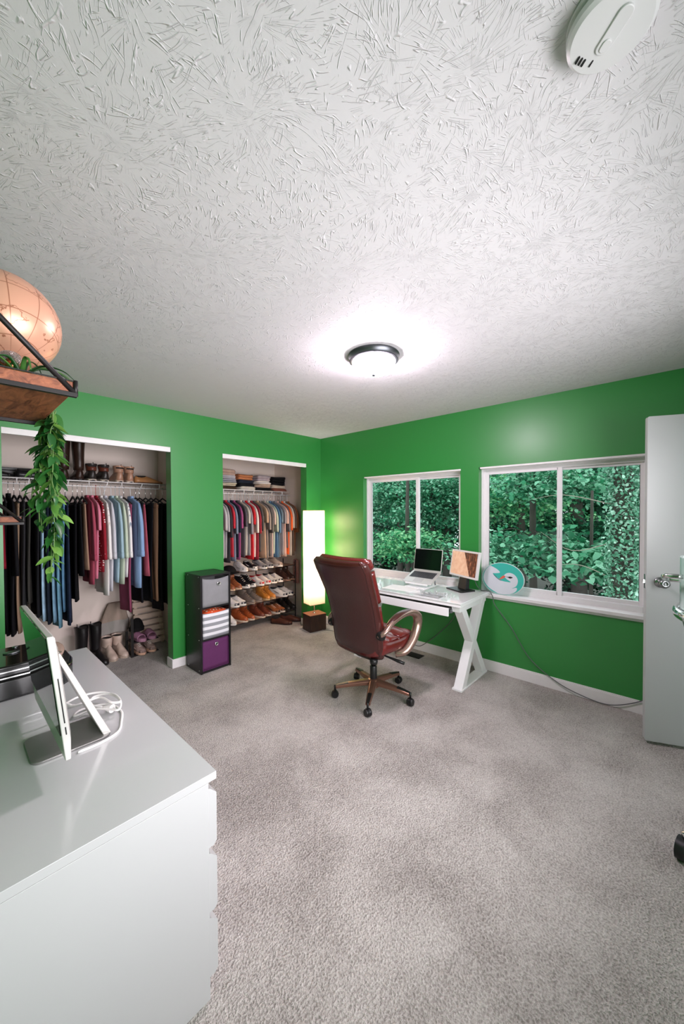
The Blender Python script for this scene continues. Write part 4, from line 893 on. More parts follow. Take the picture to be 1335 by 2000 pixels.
for si, (x, its) in enumerate(FS):
    z = SH2+.006
    for i, (c, lab) in enumerate(its):
        cc, _, pt = c.partition(':'); h = .042 if i < len(its)-1 else .070; folded(x, 4.29, z, .255-.010*i, .28-.01*i, h, cc, pt or 'plain', lab, random.uniform(-.03, .03), si*10+i); z += h+.003

# ================================================================== SHOES
HWT = [(0, .18), (.04, .55), (.14, .88), (.3, 1.), (.5, .84), (.65, .76), (.85, .80), (.95, .66), (1, .25)]
def outline(L, W, n=14, inset=0.):
    a = [(lerp_tab(HWT, i/n)*W-inset, -L/2+L*i/n) for i in range(n+1)]
    return [(max(.002, x), y) for x, y in a] + [(-max(.002, x), y) for x, y in reversed(a)]
def m_leather(c): return mat('shoe_'+c, c, .4, var=.18, vscale=25, bump=.12, bscale=90)
def m_sole(c): return mat('sole_'+c, c, .6)
SHOE_CACHE = {}
def shoe(style, col, sole, loc, rz, label, group, accent=None, name=None, cat='shoe', L=.275, tilt=0.):
    key = (style, col, sole, accent, L)
    if key in SHOE_CACHE:
        r = dup(SHOE_CACHE[key], loc, rz, label, group); r.rotation_euler = (tilt, 0, rz); return r
    t = thing(name or {'sneaker': 'sneaker', 'hightop': 'high_top_sneaker', 'ankle': 'ankle_boot', 'chelsea': 'pull_on_boot', 'tall': 'tall_boot', 'slide': 'slide_sandal', 'dress': 'dress_shoe'}[style], label, cat, loc, rz, group)
    t.rotation_euler = (tilt, 0, rz); SHOE_CACHE[key] = t
    W = .047*L/.275; m = m_leather(col); sm = m_sole(sole); sh = {'sneaker': .030, 'hightop': .026, 'ankle': .024, 'chelsea': .022, 'tall': .020, 'slide': .030, 'dress': .016}[style]
    o_ = outline(L, W)
    MB().loft([[(x*.96, y*.985, 0) for x, y in o_], [(x, y, sh*.4) for x, y in o_], [(x*.97, y*.99, sh) for x, y in o_]]).build('sole', sm, t, bevel=0)
    if style in ('ankle', 'chelsea', 'tall', 'dress'): MB().prism([(x*.93, y) for x, y in outline(L, W) if y > L*.22], -.0, sh*.55).build('heel', m_sole('#1c1613'), t)
    HT = {'sneaker': [(0, .012), (.06, .032), (.25, .046), (.45, .070), (.58, .088), (.75, .075), (.95, .082), (1, .05)],
          'hightop': [(0, .012), (.06, .034), (.25, .050), (.42, .085), (.55, .125), (.75, .130), (.95, .128), (1, .09)],
          'ankle': [(0, .014), (.06, .038), (.25, .054), (.42, .085), (.55, .12), (.75, .12), (.95, .115), (1, .07)],
          'chelsea': [(0, .012), (.06, .036), (.25, .052), (.42, .085), (.55, .12), (.75, .12), (.95, .115), (1, .07)],
          'tall': [(0, .010), (.06, .032), (.25, .050), (.42, .082), (.55, .12), (.75, .12), (.95, .115), (1, .07)],
          'dress': [(0, .008), (.06, .026), (.25, .042), (.45, .062), (.58, .072), (.75, .062), (.95, .068), (1, .04)],
          'slide': [(0, .004), (.06, .004), (.12, .004), (.15, .004), (1, .004)]}[style]
    n = 18; k = 13
    if style != 'slide':
        rings = []
        for i in range(n+1):
            s_ = i/n; hw_ = max(.003, lerp_tab(HWT, s_)*W*.97); hh = lerp_tab(HT, s_); y = -L/2+L*s_*.995+.001
            nar = .35 if s_ > .4 else .15
            rings.append([(hw_*math.cos(PI*j/(k-1))*(1-nar*math.sin(PI*j/(k-1))), y, sh*.8+hh*math.sin(PI*j/(k-1))**.65) for j in range(k)])
        MB().loft(rings).build('upper', m, t, True)
        DK = mat('shoe_lining', '#1a1513', .9)
        if style in ('sneaker', 'dress', 'hightop'):
            zt = sh*.8+lerp_tab(HT, .76)+.002; q = []
            for a in [2*PI*j/20 for j in range(20)]: yy = L*(.26+.19*math.sin(a)); q.append((W*.50*math.cos(a), yy, sh*.8+lerp_tab(HT, .5+yy/L)+.0015))
            MB().loft([q, [(p[0]*.9, p[1], p[2]-.012) for p in q]]).build('lining', DK if accent is None else mat('acc_'+accent, accent, .7), t)
            MB().loft([[(x*1.01, y, sh*.8) for x, y in outline(L, W) if y < -L*.34], [(x*.80, y*.985, sh*.8+.024) for x, y in outline(L, W) if y < -L*.34]]).build('toe_cap', mat('acc_'+accent, accent, .5) if accent else m, t, True)
        if style in ('sneaker', 'hightop', 'ankle'):
            lc = mat('lace_light', '#e2dcd4', .8) if style != 'ankle' else mat('lace_brown', '#4a3222', .8)
            for i in range(4):
                s_ = .30+.075*i; z = sh*.8+lerp_tab(HT, s_)+.002; y = -L/2+L*s_; MB().tube([(-.018, y, z-.007), (0, y-.003, z), (.018, y+.004, z-.007)], .0024, 5).build('lace', lc, t, True)
        if style in ('sneaker', 'hightop') and accent:
            for s_ in (-1, 1): MB().tube([(s_*W*.86, -L*.12, sh+.018), (s_*W*.80, L*.02, sh+.026), (s_*W*.74, L*.20, sh+.046)], [.004, .007, .003], 6, flat=.5).build('side_stripe', mat('acc_'+accent, accent, .5), t, True)
        if style in ('ankle', 'tall', 'chelsea'):
            zs = {'ankle': (.10, .165), 'chelsea': (.10, .20), 'tall': (.10, .37)}[style]; rr = []; N_ = 9
            for i in range(N_):
                s_ = i/(N_-1); z = zs[0]+(zs[1]-zs[0])*s_; lx = .040+(.012 if style == 'tall' else .006)*s_; ly = .060+(.012 if style == 'tall' else .004)*s_
                rr.append([(lx*math.cos(a), L*.26-.0+ly*math.sin(a)*(1-.0*s_)+.004*math.sin(7*s_), z+(.010*math.cos(2*a) if (i == N_-1 and style == 'tall') else 0)) for a in [2*PI*j/20 for j in range(20)]])
            MB().loft(rr, True, False).build('shaft', m if not accent else m_leather(accent), t, True)
            MB().loft([[(p[0]*.93, L*.26+(p[1]-L*.26)*.93, p[2]-.012) for p in rr[-1]], [(p[0]*.9, L*.26+(p[1]-L*.26)*.9, p[2]-.03) for p in rr[-1]]]).build('lining', DK, t)
            MB().loft([[(p[0]*1.03, L*.26+(p[1]-L*.26)*1.03, p[2]-.004+dz) for p in rr[-1]] for dz in (-.012, 0., .005)], False, False).build('cuff', m, t, True)
            MB().tube([(0, L*.26+rr[-1][5][1]-L*.26, zs[1]-.02), (0, L*.26+rr[-1][5][1]-L*.26+.006, zs[1]+.012), (0, L*.26+rr[-1][5][1]-L*.26-.006, zs[1]+.006)], .005, 6, flat=.4).build('pull_tab', m, t, True)
    else:
        rr = []
        for i in range(9):
            s_ = i/8; y = -L*.26+L*.34*s_
            arc = [(W*1.02*math.cos(PI*j/12), y, sh*.6+(.045+.022*s_)*math.sin(PI*j/12)**.7) for j in range(13)]; inn = [(W*.86*math.cos(PI*j/12), y, sh*.6+(.036+.022*s_)*math.sin(PI*j/12)**.7) for j in reversed(range(13))]
            rr.append(arc+inn)
        MB().loft(rr).build('strap', m, t, True)
        MB().loft([[(x*.86, y*.95, sh) for x, y in o_], [(x*.80, y*.93, sh+.004) for x, y in o_]]).build('footbed', m, t)
    return t
def pair(style, col, sole, x, y, z, rz, label, dx=.105, accent=None, n=2, L=.275, jitter=.10, tilt=0., cat='shoe'):
    for i in range(n):
        c, s_ = math.cos(0), 0
        shoe(style, col, sole, (x+(i-.5*(n-1))*dx, y+(.012 if i else 0), z), rz+random.uniform(-jitter, jitter)*(1 if i else -1), label, 'pair: '+label, accent, L=L, tilt=tilt, cat=cat)
def sx(px, py, Y): return at_y(px, py, Y)[0]
# wide closet shelf (heels towards the room)
zs = SH1+.003
pair('tall', '#2f1d16', '#1a120e', sx(138, 925, 4.20), 4.23, zs, PI, 'tall dark brown pull-on boot on the wide closet shelf', .108, cat='boot')
pair('ankle', '#2a2422', '#c9bcae', sx(187, 925, 4.20), 4.23, zs, PI, 'brown and black duck boot on the wide closet shelf', .100, '#5e2f22', cat='boot')
pair('ankle', '#a87f68', '#cbb8a8', sx(238, 930, 4.20), 4.23, zs, PI, 'light tan suede boot on the wide closet shelf', .100, '#a87f68', cat='boot', L=.26)
pair('dress', '#b07a4c', '#5a3a24', 1.480, 4.185, zs, PI/2+.04, 'tan leather loafer lying at the shelf end', .03, n=1)
pair('dress', '#a8713f', '#4e3220', 1.540, 4.305, zs, PI/2-.08, 'camel leather loafer beside the jamb end of the shelf', .03, n=1)
pair('dress', '#141214', '#0c0b0c', sx(18, 915, 4.20)-.112, 4.20, zs, PI/2-.05, 'black dress shoe stacked on the shelf behind the vine', .03, n=1)
pair('dress', '#121013', '#0c0b0c', sx(18, 915, 4.20)+.172, 4.20, zs, PI/2+.05, 'black patent shoe on the shelf behind the vine', .03, n=1)
def hat_box():
    p = at_y(12, 925, 4.30); t = thing('black_box', 'flat black box with silver studs on the closet shelf', 'box', (p[0]+.05, 4.37, zs))
    MB().box(-.16, -.06, 0, .16, .08, .075).build('box_body', BLKPL, t, bevel=.004); MB().box(-.162, -.062, .076, .162, .082, .10).build('box_lid', BLKPL, t, bevel=.003)
    for i in range(3): MB().lathe([(.008, 0), (.006, .004), (.001, .006)], 12).xf(Matrix.Translation((.11, -.062, .085-.028*i)) @ Matrix.Rotation(PI/2, 4, 'X')).build('stud', CHROME, t, True)
hat_box()
# wide closet floor
pair('tall', '#141113', '#0c0b0c', .955, 4.18, 0, .30, 'tall black leather boot standing on the closet floor', .115, cat='boot')
pair('chelsea', '#c9b2a4', '#b8a394', 1.163, 4.23, 0, .10, 'beige ankle boot on the floor beside the black boots', .098, cat='boot')
def bag():
    t = thing('cloth_bag', 'crumpled taupe and grey cloth bag slumped over the beige boots', 'bag', (1.180, 4.39, .214)); m = fabric('#a08d80', 'plain'); rings = []
    for i in range(11):
        s_ = i/10; wx = .15*(1-.55*s_**1.4); wy = .060*(1-.4*s_); cx = .05*s_
        rings.append([(cx+wx*math.cos(a)*(1+.10*math.sin(5*a+4*s_)), wy*math.sin(a)+.035*s_, .30*s_+.012*math.sin(3*a)*(1-s_)+.0) for a in [2*PI*k/28 for k in range(28)]])
    MB().loft(rings).build('bag_cloth', m, t, True)
    m2 = fabric('#9a948e', 'plain'); rr = [[(p[0]*1.03, p[1]*1.06-.0, p[2]) for p in r_] for r_ in rings[:5]]; MB().loft(rr, False, False).build('woven_panel', m2, t, True)
bag()
def slat_rack():
    t = thing('slatted_panel', 'pale wooden slatted panel leaning on the closet back wall', 'rack', (1.50, 4.40, 0)); WD = m_wood('pale_pine', '#c9ae9c', '#dfc8b8', (1, 10, 10), .6)
    for k in range(8):
        z0 = .02+.068*k; y = 4.300-4.40+.016*k; MB().box(-.12, y, z0, .18, y+.014, z0+.052).build('slat', WD, t, bevel=.002)
    for x in (-.10, .15): MB().hexa([(x, -.086, 0), (x+.03, -.086, 0), (x+.03, -.06, 0), (x, -.06, 0)], [(x, .042, .57), (x+.03, .042, .57), (x+.03, .066, .57), (x, .066, .57)]).build('upright', WD, t)
slat_rack()
def small_rack():
    t = thing('small_shoe_rack', 'small black two-tier shoe rack beside the slatted panel', 'rack', (1.40, 4.10, 0))
    for x in (-.125,):
        for y, h_ in ((-.02, .40), (.15, .23)): MB().box(x-.012, y-.008, 0, x+.012, y+.008, h_).build('post', BLKMT, t, bevel=.001)
    for z in (.002, .135):
        MB().box(-.125, -.02, z, .13, -.008, z+.010).build('tier_bar', BLKMT, t); MB().box(-.125, .135, z, .13, .147, z+.010).build('tier_bar', BLKMT, t); MB().box(-.125, -.008, z+.004, .13, .135, z+.008).build('tier_mesh', BLKMT, t)
small_rack()
pair('sneaker', '#a98d86', '#d0a48c', 1.405, 4.155, .013, .10, 'dusty pink running shoe on the bottom tier of the small rack', .105, '#8a726c', L=.26)
pair('slide', '#9a6a84', '#a8788f', 1.41, 4.155, .146, .12, 'mauve slide sandal on the small rack', .115, L=.255, cat='sandal')
def black_pouch():
    t = thing('black_beanie', 'soft black knitted hat on top of the small rack', 'hat', (1.36, 4.20, .232)); rr = []
    for i in range(8):
        s_ = i/7; rr.append([(.068*math.cos(PI/2*s_*.97)*math.cos(a)*(1+.08*math.sin(3*a)), .06*math.cos(PI/2*s_*.97)*math.sin(a), .13*math.sin(PI/2*s_)) for a in [2*PI*k/18 for k in range(18)]])
    MB().loft(rr).build('hat_crown', fabric('#0d0c0d', 'plain'), t, True); MB().loft([[(p[0]*1.05, p[1]*1.05, z) for p in rr[0]] for z in (0, .02, .035)], False, False).build('hat_brim', fabric('#121112', 'plain'), t, True)
black_pouch()
# narrow closet: four-tier shoe rack
RX0, RX1, RY0, RY1, TZ = 1.95, 3.318, 3.95, 4.22, (.105, .315, .525, .735)
def shoe_rack():
    t = thing('shoe_rack', 'long black four-tier shoe rack in the narrow closet', 'rack', ((RX0+RX1)/2, RY0, 0)); FABM = mat('rack_mesh', '#8a6a58', .8)
    for x in (RX0, (RX0+RX1)/2+.22, RX1):
        for y in ((RY0, RY1) if x in (RX0, RX1) else (RY1,)): MB().tube([(x, y, 0), (x, y, .80)], .007, 8).build('post', BLKMT, t, True, world=True)
    for z in TZ:
        for y in (RY0, RY1): MB().tube([(RX0, y, z-.006), (RX1, y, z-.006)], .005, 6).build('tier_rail', BLKMT, t, True, world=True)
        MB().box(RX0, RY0+.004, z-.004, RX1, RY1-.004, z-.001).build('tier_deck', FABM, t, world=True)
shoe_rack()
def rk(tier, px, py, *a, **k):
    style, col, sole, rz, lab = a; pair(style, col, sole, sx(px, py, RY0+.1), RY0+.112, TZ[tier], rz, lab, k.pop('dx', .10), **k)
# px positions measured on the photograph
rk(2, 451, 1140, 'ankle', '#8a4c2c', '#c8a98c', .12, 'chestnut lace-up boot at the organizer end of the third tier', cat='boot')
rk(2, 479, 1138, 'hightop', '#131316', '#d9d5d0', .22, 'black high-top sneaker with white sole on the rack', accent='#d9d5d0', dx=.10)
rk(2, 508, 1135, 'sneaker', '#d8d0ca', '#e4dfd9', .2, 'white sneaker with red collar on the rack', accent='#b8262c', dx=.11)
rk(2, 533, 1130, 'sneaker', '#cfcac6', '#e2ddd8', .1, 'white and black sneaker toe-out on the rack', accent='#15151a', dx=.11)
rk(2, 558.5, 1125, 'ankle', '#3a241c', '#8a6a58', .15, 'dark brown boot at the lamp end of the rack', dx=.095, cat='boot')
rk(1, 458, 1172, 'sneaker', '#e0dad5', '#e6e1db', .3, 'white canvas sneaker on the second tier', accent='#22242e', dx=.10)
rk(1, 489, 1166, 'ankle', '#6b5f58', '#8d7c70', .3, 'grey suede chukka boot on the rack', dx=.11, cat='boot', L=.285)
rk(1, 520, 1160, 'ankle', '#b8742e', '#b89a74', .1, 'wheat nubuck boot on the rack', dx=.095, cat='boot', L=.255)
rk(1, 551, 1155, 'sneaker', '#dcd8d6', '#e8e4e0', .25, 'chunky white trainer with navy tongue on the rack', accent='#1c2030', dx=.12, L=.29)
rk(0, 448, 1206, 'hightop', '#dcd6d2', '#e4dfda', .1, 'white high-top sneaker on the bottom tier', n=1)
rk(0, 476, 1203, 'ankle', '#9a4a24', '#d5c2ae', .18, 'orange-brown leather boot on the bottom tier', dx=.115, cat='boot')
rk(0, 509, 1196, 'ankle', '#6e3524', '#d0bba8', .16, 'dark red-brown work boot on the bottom tier', dx=.115, cat='boot')
rk(0, 538, 1188, 'sneaker', '#9c5a34', '#d8cbbd', .2, 'tan leather sneaker on the bottom tier', accent='#3b2a22', dx=.09)
rk(0, 559.5, 1180, 'ankle', '#16130f', '#201a17', .2, 'black lace boot on the bottom tier', dx=.10, cat='boot')
pair('dress', '#4a2418', '#24140d', 3.07, 3.84, 0, .55, 'polished brown dress shoe on the closet floor', .17, L=.30)
rk(3, 514, 1108, 'sneaker', '#8f8c8c', '#d0ccc8', .15, 'grey trainer on the top tier under the shirts', accent='#2a2c34', dx=.11)
rk(3, 489, 1110, 'sneaker', '#1a1a1e', '#d5d0cc', .15, 'black and white trainer on the top tier', accent='#d5d0cc', n=1)
rk(3, 470, 1112, 'sneaker', '#d4cfcc', '#e0dbd6', .15, 'white trainer on the top tier under the shirts', accent='#c8c2be', n=1)
rk(3, 538, 1108, 'sneaker', '#b9a79c', '#d0c8c0', .15, 'beige trainer on the top tier', accent='#8a7468', n=1)
def cap_():
    p = at_y(447, 1118, 4.05); t = thing('baseball_cap', 'black brimmed cap on the shoe rack beside the organizer', 'hat', (p[0], 4.06, TZ[3])); m = fabric('#0f0e10', 'plain'); rr = []
    for i in range(8): s_ = i/7; rr.append([(.09*math.cos(PI/2*s_*.97)*math.cos(a), .10*math.cos(PI/2*s_*.97)*math.sin(a), .085*math.sin(PI/2*s_)) for a in [2*PI*k/22 for k in range(22)]])
    MB().loft(rr).build('crown', m, t, True); MB().prism([(.085*math.cos(a), -.07+.10*math.sin(a)) for a in [PI+PI*k/14 for k in range(15)]], .002, .008).build('brim', m, t)
cap_()
# knitted scarf hanging on the rack post
def scarf():
    t = thing('scarf', 'red and white patterned scarf hanging on the rack end', 'scarf', (RX1+.034, RY0+.02, .80)); rr = []
    for i in range(10): s_ = i/9; rr.append(cloth_ring(0, .055+.006*math.sin(6*s_), .018, -.33*s_, .006, 3, s_*2, 20))
    MB().loft(rr).build('scarf_cloth', m_dots('scarf_print', '#b98a84', '#8e3434', 60), t, True)
    MB().tube([(-.035, 0, -.02), (-.02, 0, .006), (0, 0, .004)], .012, 8).build('scarf_loop', m_dots('scarf_print', '#b98a84', '#8e3434', 60), t, True)
scarf()

# ================================================================== SMALL ROOM ITEMS
def floor_vent():
    t = thing('floor_vent', 'brown metal floor register under the desk by the baseboard', 'vent', (3.235, 2.03, 0))
    MB().box(-.055, -.135, 0, .055, .135, .006).build('frame', mat('dark_bronze_vent', '#2e2825', .5, .5), t, bevel=.002)
    for k in range(12): MB().box(-.045, -.122+.021*k, .006, .045, -.122+.021*k+.011, .009).build('louver', mat('dark_bronze_vent', '#2e2825', .5, .5), t)
floor_vent()
GC = mat('grey_wall_cable', '#5a5c5c', .5)
p1 = at_x(964, 1152, XW-.04); p2 = at_x(1000, 1240, XW-.02); p3 = at_x(1045, 1320, XW-.018)
c = MB().tube(smooth_path([(3.318, 1.425, ZD+.20), (3.335, 1.405, ZD+.12), (3.342, 1.375, ZD+.04), (3.338, 1.335, ZD+.006), (3.338, 1.285, ZD+.004), (3.343, 1.252, ZD-.004), (3.350, 1.232, ZD-.05), (3.354, 1.212, ZD-.12), (XW-.02, 1.08, .44), (XW-.02, .93, .21), (XW-.03, .72, .075), (XW-.035, .53, .022), (XW-.03, .38, .012), (XW-.025, .24, .07), (XW-.02, .10, .17), (XW-.02, -.05, .25)], 8), .0036, 8).build('monitor_cable', GC, smooth=True)
tag(c, 'thin grey cable drooping from the monitor along the green wall to the door', 'cable')
c = MB().tube(smooth_path([(3.345, 1.62, ZD-.04), (3.35, 1.60, .60), (3.37, 1.615, .44), (3.375, 1.75, .27), (3.375, 1.93, .10), (3.37, 2.03, .05), (3.375, 2.16, .10), (3.385, 2.25, .22)], 8), .0034, 8).build('desk_cable', GC, smooth=True)
tag(c, 'dark cable hanging behind the desk and curving to the wall', 'cable')
def crystals():
    t = thing('crystal_tray', 'heap of clear crystal pieces on the glass desk top', 'decoration', (2.93, 1.545, ZD)); R_ = random.Random(5)
    CR = mat('clear_crystal', '#eef2f2', .03, trans=.75, coat=.5)
    for k in range(26):
        x, y = R_.gauss(0, .035), R_.gauss(0, .075); s_ = R_.uniform(.008, .017); m = MB().lathe([(.001, 0), (s_*.8, s_*.25), (s_, s_*.6), (s_*.5, s_*1.1), (.001, s_*1.15)], 6); m.v = [(p[0]+x, p[1]+y, p[2]) for p in m.v]; m.build('crystal', CR, t)
    t2 = thing('clear_tray', 'low clear acrylic tray standing at the desk front', 'tray', (2.845, 1.57, ZD))
    MB().box(-.045, -.09, 0, .045, .09, .004).box(-.045, -.09, .004, -.041, .09, .02).box(.041, -.09, .004, .045, .09, .02).build('tray_body', CR, t2)
crystals()
def papers():
    t = thing('paper_sheet', 'loose white paper lying under the laptop stand', 'paper', (2.95, 1.95, ZD), .08); MB().box(-.10, -.15, 0, .10, .15, .0012).build('sheet', mat('white_paper', '#ecebe8', .7), t)
papers()
def stool():
    # drafting stool whose edge shows beside the door
    t = thing('drafting_stool', 'swivel stool with curved pale shell and chrome arms beside the open door', 'stool', (2.20, -.262, 0)); SHL = mat('pale_teal_shell', '#b9cfc9', .15, coat=.6); R_ = .258
    def shell(z0, z1, r0, r1, a0, a1, th, name, m):
        vs_ = []; fs = []; n = 28
        for i in range(n+1):
            a = a0+(a1-a0)*i/n; c, s_ = math.cos(a), math.sin(a); vs_ += [(r0*c, r0*s_, z0), (r1*c, r1*s_, z1), ((r1-th)*c, (r1-th)*s_, z1), ((r0-th)*c, (r0-th)*s_, z0)]
        for i in range(n):
            for j in range(4): q = 4*i; fs.append((q+j, q+4+j, q+4+(j+1) % 4, q+(j+1) % 4))
        fs += [(0, 1, 2, 3), tuple(4*n+j for j in (3, 2, 1, 0))]
        return MB().add(vs_, fs).build(name, m, t, True, sharp=40)
    shell(1.055, 1.275, R_, R_, -PI*.62, PI*.78, .012, 'back_shell', SHL)
    MB().lathe([(.06, .80), (.16, .83), (.225, .90), (.25, 1.0), (.252, 1.04), (.23, 1.05), (.001, 1.05)], 36).build('seat_bowl', mat('dark_teal_seat', '#1d2b2a', .3, coat=.3), t, True)
    rr = [[((R_+.012+.012*math.cos(c))*math.cos(a), (R_+.012+.012*math.cos(c))*math.sin(a), 1.035+.022*math.sin(c)) for c in [2*PI*k/10 for k in range(10)]] for a in [2*PI*i/48 for i in range(49)]]
    MB().loft(rr, False, False).build('chrome_band', CHROME, t, True)
    for s_ in (-1, 1):
        pts = [(-.10, s_*(R_-.01), 1.20), (-.10, s_*(R_+.045), 1.198), (-.02, s_*(R_+.05), 1.180), (.04, s_*(R_+.045), 1.165), (.04, s_*(R_-.01), 1.165)]
        MB().tube(smooth_path(pts, 4), .010, 8).build('arm_loop', CHROME, t, True)
    MB().lathe([(.10, .12), (.03, .13), (.026, .45), (.024, .80), (.05, .805)], 20).build('column', CHROME, t, True, sharp=40)
    for k in range(5):
        a = math.radians(113)+k*2*PI/5; c, s_ = math.cos(a), math.sin(a)
        MB().tube([(.03*c, .03*s_, .13), (.15*c, .15*s_, .125), (.262*c, .262*s_, .105)], [.022, .018, .013], 8).build('leg', CHROME, t, True)
        w_ = MB().lathe([(.030, -.016), (.046, -.014), (.046, .014), (.030, .016)], 24).xf(Matrix.Translation((.262*c, .262*s_, .046)) @ Matrix.Rotation(a+.9, 4, 'Z') @ Matrix.Rotation(PI/2, 4, 'X')).build('caster_wheel', BLKPL, t, True, sharp=40)
        MB().lathe([(.030, -.018), (.030, .018)], 20).xf(Matrix.Translation((.262*c, .262*s_, .046)) @ Matrix.Rotation(a+.9, 4, 'Z') @ Matrix.Rotation(PI/2, 4, 'X')).build('wheel_hub', mat('pale_blue_hub', '#aebccb', .35), w_, True, sharp=40)
stool()

# ================================================================== THE WOODS OUTSIDE
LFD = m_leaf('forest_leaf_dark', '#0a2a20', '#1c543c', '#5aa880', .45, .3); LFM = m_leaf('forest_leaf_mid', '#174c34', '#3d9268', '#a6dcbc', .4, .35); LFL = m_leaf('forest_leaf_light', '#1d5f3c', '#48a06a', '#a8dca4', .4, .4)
BARK = mat('dark_bark', '#3a332e', .9, var=.35, vscale=8, bump=.8, bscale=22)
def leaves_mesh(name, pts, sizes, m, tilt=.5, seed=0):
    """many small folded leaves in one mesh: 5 vertices, 2 quads each"""
    r = np.random.default_rng(seed); n = len(pts); az = r.uniform(0, 2*PI, n); pi_ = r.normal(-.25, tilt, n); ro = r.normal(0, tilt, n)
    base = np.array([(0, 0, 0), (.42, .38, .10), (.30, .78, .04), (0, 1.05, -.10), (-.30, .78, .04), (-.42, .38, .10), (0, .45, 0)])
    P = base[None]*sizes[:, None, None]*.74
    cr, sr = np.cos(ro)[:, None], np.sin(ro)[:, None]; x, y, z = P[..., 0], P[..., 1], P[..., 2]; x, z = x*cr+z*sr, -x*sr+z*cr
    cp, sp = np.cos(pi_)[:, None], np.sin(pi_)[:, None]; y, z = y*cp-z*sp, y*sp+z*cp
    ca, sa = np.cos(az)[:, None], np.sin(az)[:, None]; x, y = x*ca-y*sa, x*sa+y*ca
    V = np.stack([x, y, z], -1)+pts[:, None, :]; V = V.reshape(-1, 3)
    fb = np.array([(0, 1, 2, 6), (6, 2, 3, 4), (0, 6, 4, 5)]); Fc = (fb[None]+7*np.arange(n)[:, None, None]).reshape(-1, 4)
    me = bpy.data.meshes.new(name); me.vertices.add(len(V)); me.vertices.foreach_set('co', V.ravel()); me.loops.add(Fc.size); me.loops.foreach_set('vertex_index', Fc.ravel())
    me.polygons.add(len(Fc)); me.polygons.foreach_set('loop_start', np.arange(0, Fc.size, 4)); me.polygons.foreach_set('loop_total', np.full(len(Fc), 4)); me.update(); me.materials.append(m); return me
GZ = -3.2
def tree(x, y, h, tr_, crowns, m, lsize, label, seed, lean=(0, 0), name='forest_tree', branches=6):
    r = np.random.default_rng(seed); t = thing(name, label, 'tree', (x, y, GZ), 0, 'trees outside the windows')
    P = smooth_path([(0, 0, 0), (lean[0]*.3+.05, lean[1]*.3, h*.35), (lean[0]*.7-.05, lean[1]*.7, h*.7), (lean[0], lean[1], h)], 5); n = len(P)
    MB().tube(P, [tr_*(1-.6*i/(n-1)) for i in range(n)], 10).build('trunk', BARK, t, True)
    allp = []
    for (cx, cy, cz, rx, ry, rz_, k) in crowns:
        k = int(k*1.7)
        # leaves gather in flat sprays
        ns = max(6, k//55); sc = r.normal(0, .45, (ns, 3))*[rx, ry, rz_]+[cx, cy, cz]
        idx = r.integers(0, ns, k); p = sc[idx]+r.normal(0, 1, (k, 3))*[.30, .30, .07]; p[:, 2] -= .22*((p[:, :2]-sc[idx][:, :2])**2).sum(1)
        allp.append(p)
        for b in range(branches):
            q = sc[b % ns]; i0 = min(n-1, max(1, int(n*(q[2]/h)*.9))); a = np.array(P[i0]); mid = (a+q)/2+[0, 0, .12]
            MB().tube(smooth_path([tuple(a), tuple(mid), tuple(q)], 4), [tr_*.16*(1-.8*s_/8) for s_ in range(9)], 5).build('branch', BARK, t, True)
    pts = np.concatenate(allp); me = leaves_mesh('foliage', pts, lsize*r.uniform(.7, 1.3, len(pts)), m, .45, seed); o = bpy.data.objects.new('foliage', me); COL.objects.link(o); o.parent = t; o['kind'] = 'stuff'
    return t
E0 = -GZ+1.48        # eye height above the ground outside
# nearer maples
tree(8.2, 2.2, 6.5, .10, [(0, -.2, E0+.55, .9, 1.0, .50, 1700), (-.6, .3, E0-.75, .7, .9, .35, 1000)], LFM, .115, 'young maple with pale teal leaves close to the right window', 11)
tree(7.2, 1.05, 5.0, .05, [(0, .1, E0-.72, .6, .8, .34, 900)], LFM, .17, 'low sapling with drooping sprays in front of the ivy trunk', 12)
tree(10.5, 3.1, 8, .12, [(0, 0, E0+.3, 1.3, 1.2, 1.0, 2600)], LFL, .12, 'bright green tree seen through the middle of the right window', 13)
tree(8.2, 5.2, 6, .09, [(0, 0, E0-.85, .8, .8, .45, 1900)], LFL, .11, 'rounded light green bush tree low in the left window', 14)
tree(10.2, 5.6, 9, .10, [(0, 0, E0+.75, 1.2, 1.0, .6, 2200), (-.2, .2, E0-.1, 1.0, .8, .4, 1200)], LFM, .12, 'slim tree with teal sprays in the left window', 15)
tree(9.6, 9.8, 9, .12, [(0, 0, E0+.2, 1.3, 1.3, 1.0, 2400)], LFM, .13, 'leafy tree beyond the far edge of the left window', 17)
tree(10.8, 7.2, 9, .13, [(0, 0, E0+.4, 1.2, 1.2, .9, 2600)], LFM, .13, 'leafy tree near the far edge of the left window', 16)
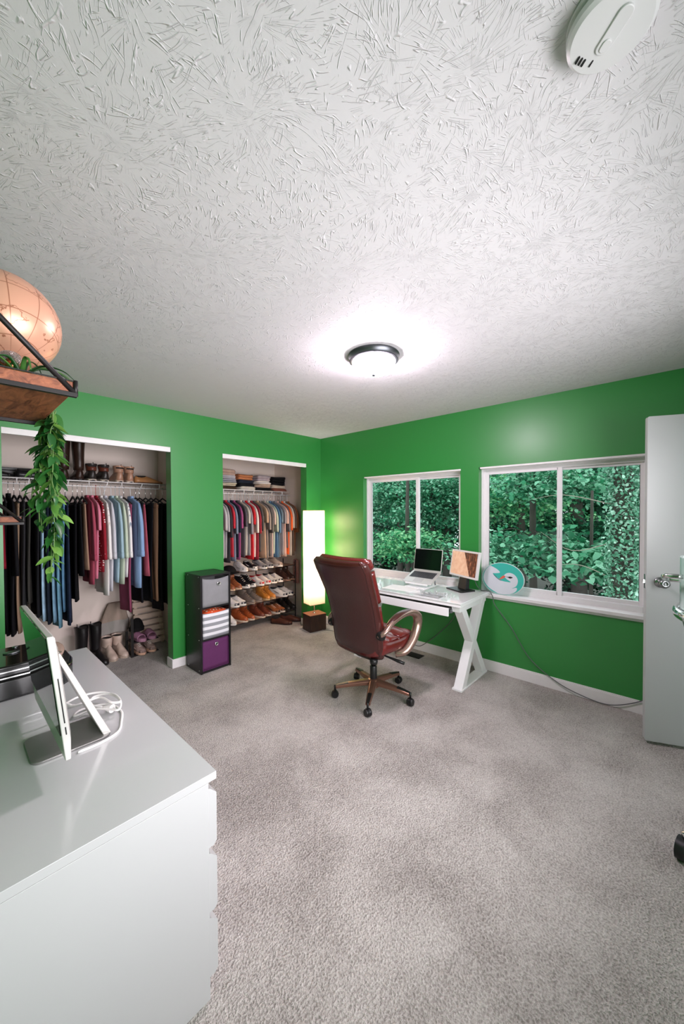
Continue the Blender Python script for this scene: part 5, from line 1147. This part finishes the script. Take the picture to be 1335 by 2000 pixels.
# dark trunks
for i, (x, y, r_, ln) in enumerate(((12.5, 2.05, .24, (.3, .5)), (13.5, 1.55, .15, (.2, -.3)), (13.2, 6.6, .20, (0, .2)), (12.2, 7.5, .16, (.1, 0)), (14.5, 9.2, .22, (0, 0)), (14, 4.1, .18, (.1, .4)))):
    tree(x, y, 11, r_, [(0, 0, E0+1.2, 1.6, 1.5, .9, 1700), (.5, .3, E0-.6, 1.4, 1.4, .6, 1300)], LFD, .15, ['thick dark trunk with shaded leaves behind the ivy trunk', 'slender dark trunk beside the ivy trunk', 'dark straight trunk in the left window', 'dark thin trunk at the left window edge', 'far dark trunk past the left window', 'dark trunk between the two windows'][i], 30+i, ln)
# deep background crowns
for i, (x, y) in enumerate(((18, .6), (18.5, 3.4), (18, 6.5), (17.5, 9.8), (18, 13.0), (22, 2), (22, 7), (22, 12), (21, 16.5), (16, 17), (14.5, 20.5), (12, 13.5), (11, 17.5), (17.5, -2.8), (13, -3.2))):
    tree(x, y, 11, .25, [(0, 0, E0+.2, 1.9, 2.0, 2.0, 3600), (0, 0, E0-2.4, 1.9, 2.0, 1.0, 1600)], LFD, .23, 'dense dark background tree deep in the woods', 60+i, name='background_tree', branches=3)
def ivy_tree():
    t = thing('ivy_trunk', 'tall trunk wrapped in pale green ivy outside the right window', 'tree', (6.05, .53, GZ), 0, None); r = np.random.default_rng(5)
    MB().tube([(0, 0, 0), (-.03, .02, 3), (.02, 0, 6), (0, 0, 9)], [.13, .12, .11, .09], 12).build('trunk', BARK, t, True)
    n = 9000; a = r.uniform(0, 2*PI, n); z = r.uniform(2.6, 8, n); rad = .135+np.abs(r.normal(0, .045, n))+.02*np.sin(z*5); p = np.stack([rad*np.cos(a), rad*np.sin(a), z], -1)
    me = leaves_mesh('ivy_leaves', p, .056*r.uniform(.7, 1.25, n), m_leaf('ivy_leaf', '#2f6a4c', '#6fa88a', '#b9d8c4', .3, .15), .9, 5); o = bpy.data.objects.new('ivy_leaves', me); COL.objects.link(o); o.parent = t; o['kind'] = 'stuff'
    for k in range(3):
        zz = 3.75+.5*k; MB().tube(smooth_path([(.0, .1, zz), (.05, .5+.1*k, zz+.15*(-1)**k), (.1, .9+.12*k, zz+.1)], 5), [.008*(1-.8*i/10) for i in range(11)], 6).build('bare_branch', mat('pale_twig', '#8f8577', .8), t, True)
ivy_tree()
struct('ground_outside', MB().box(XW+1, -20, GZ-.2, 45, 45, GZ), mat('forest_floor', '#2a2a1e', .95, var=.5, vscale=2, bump=.5, bscale=6), 'leaf-littered forest floor')
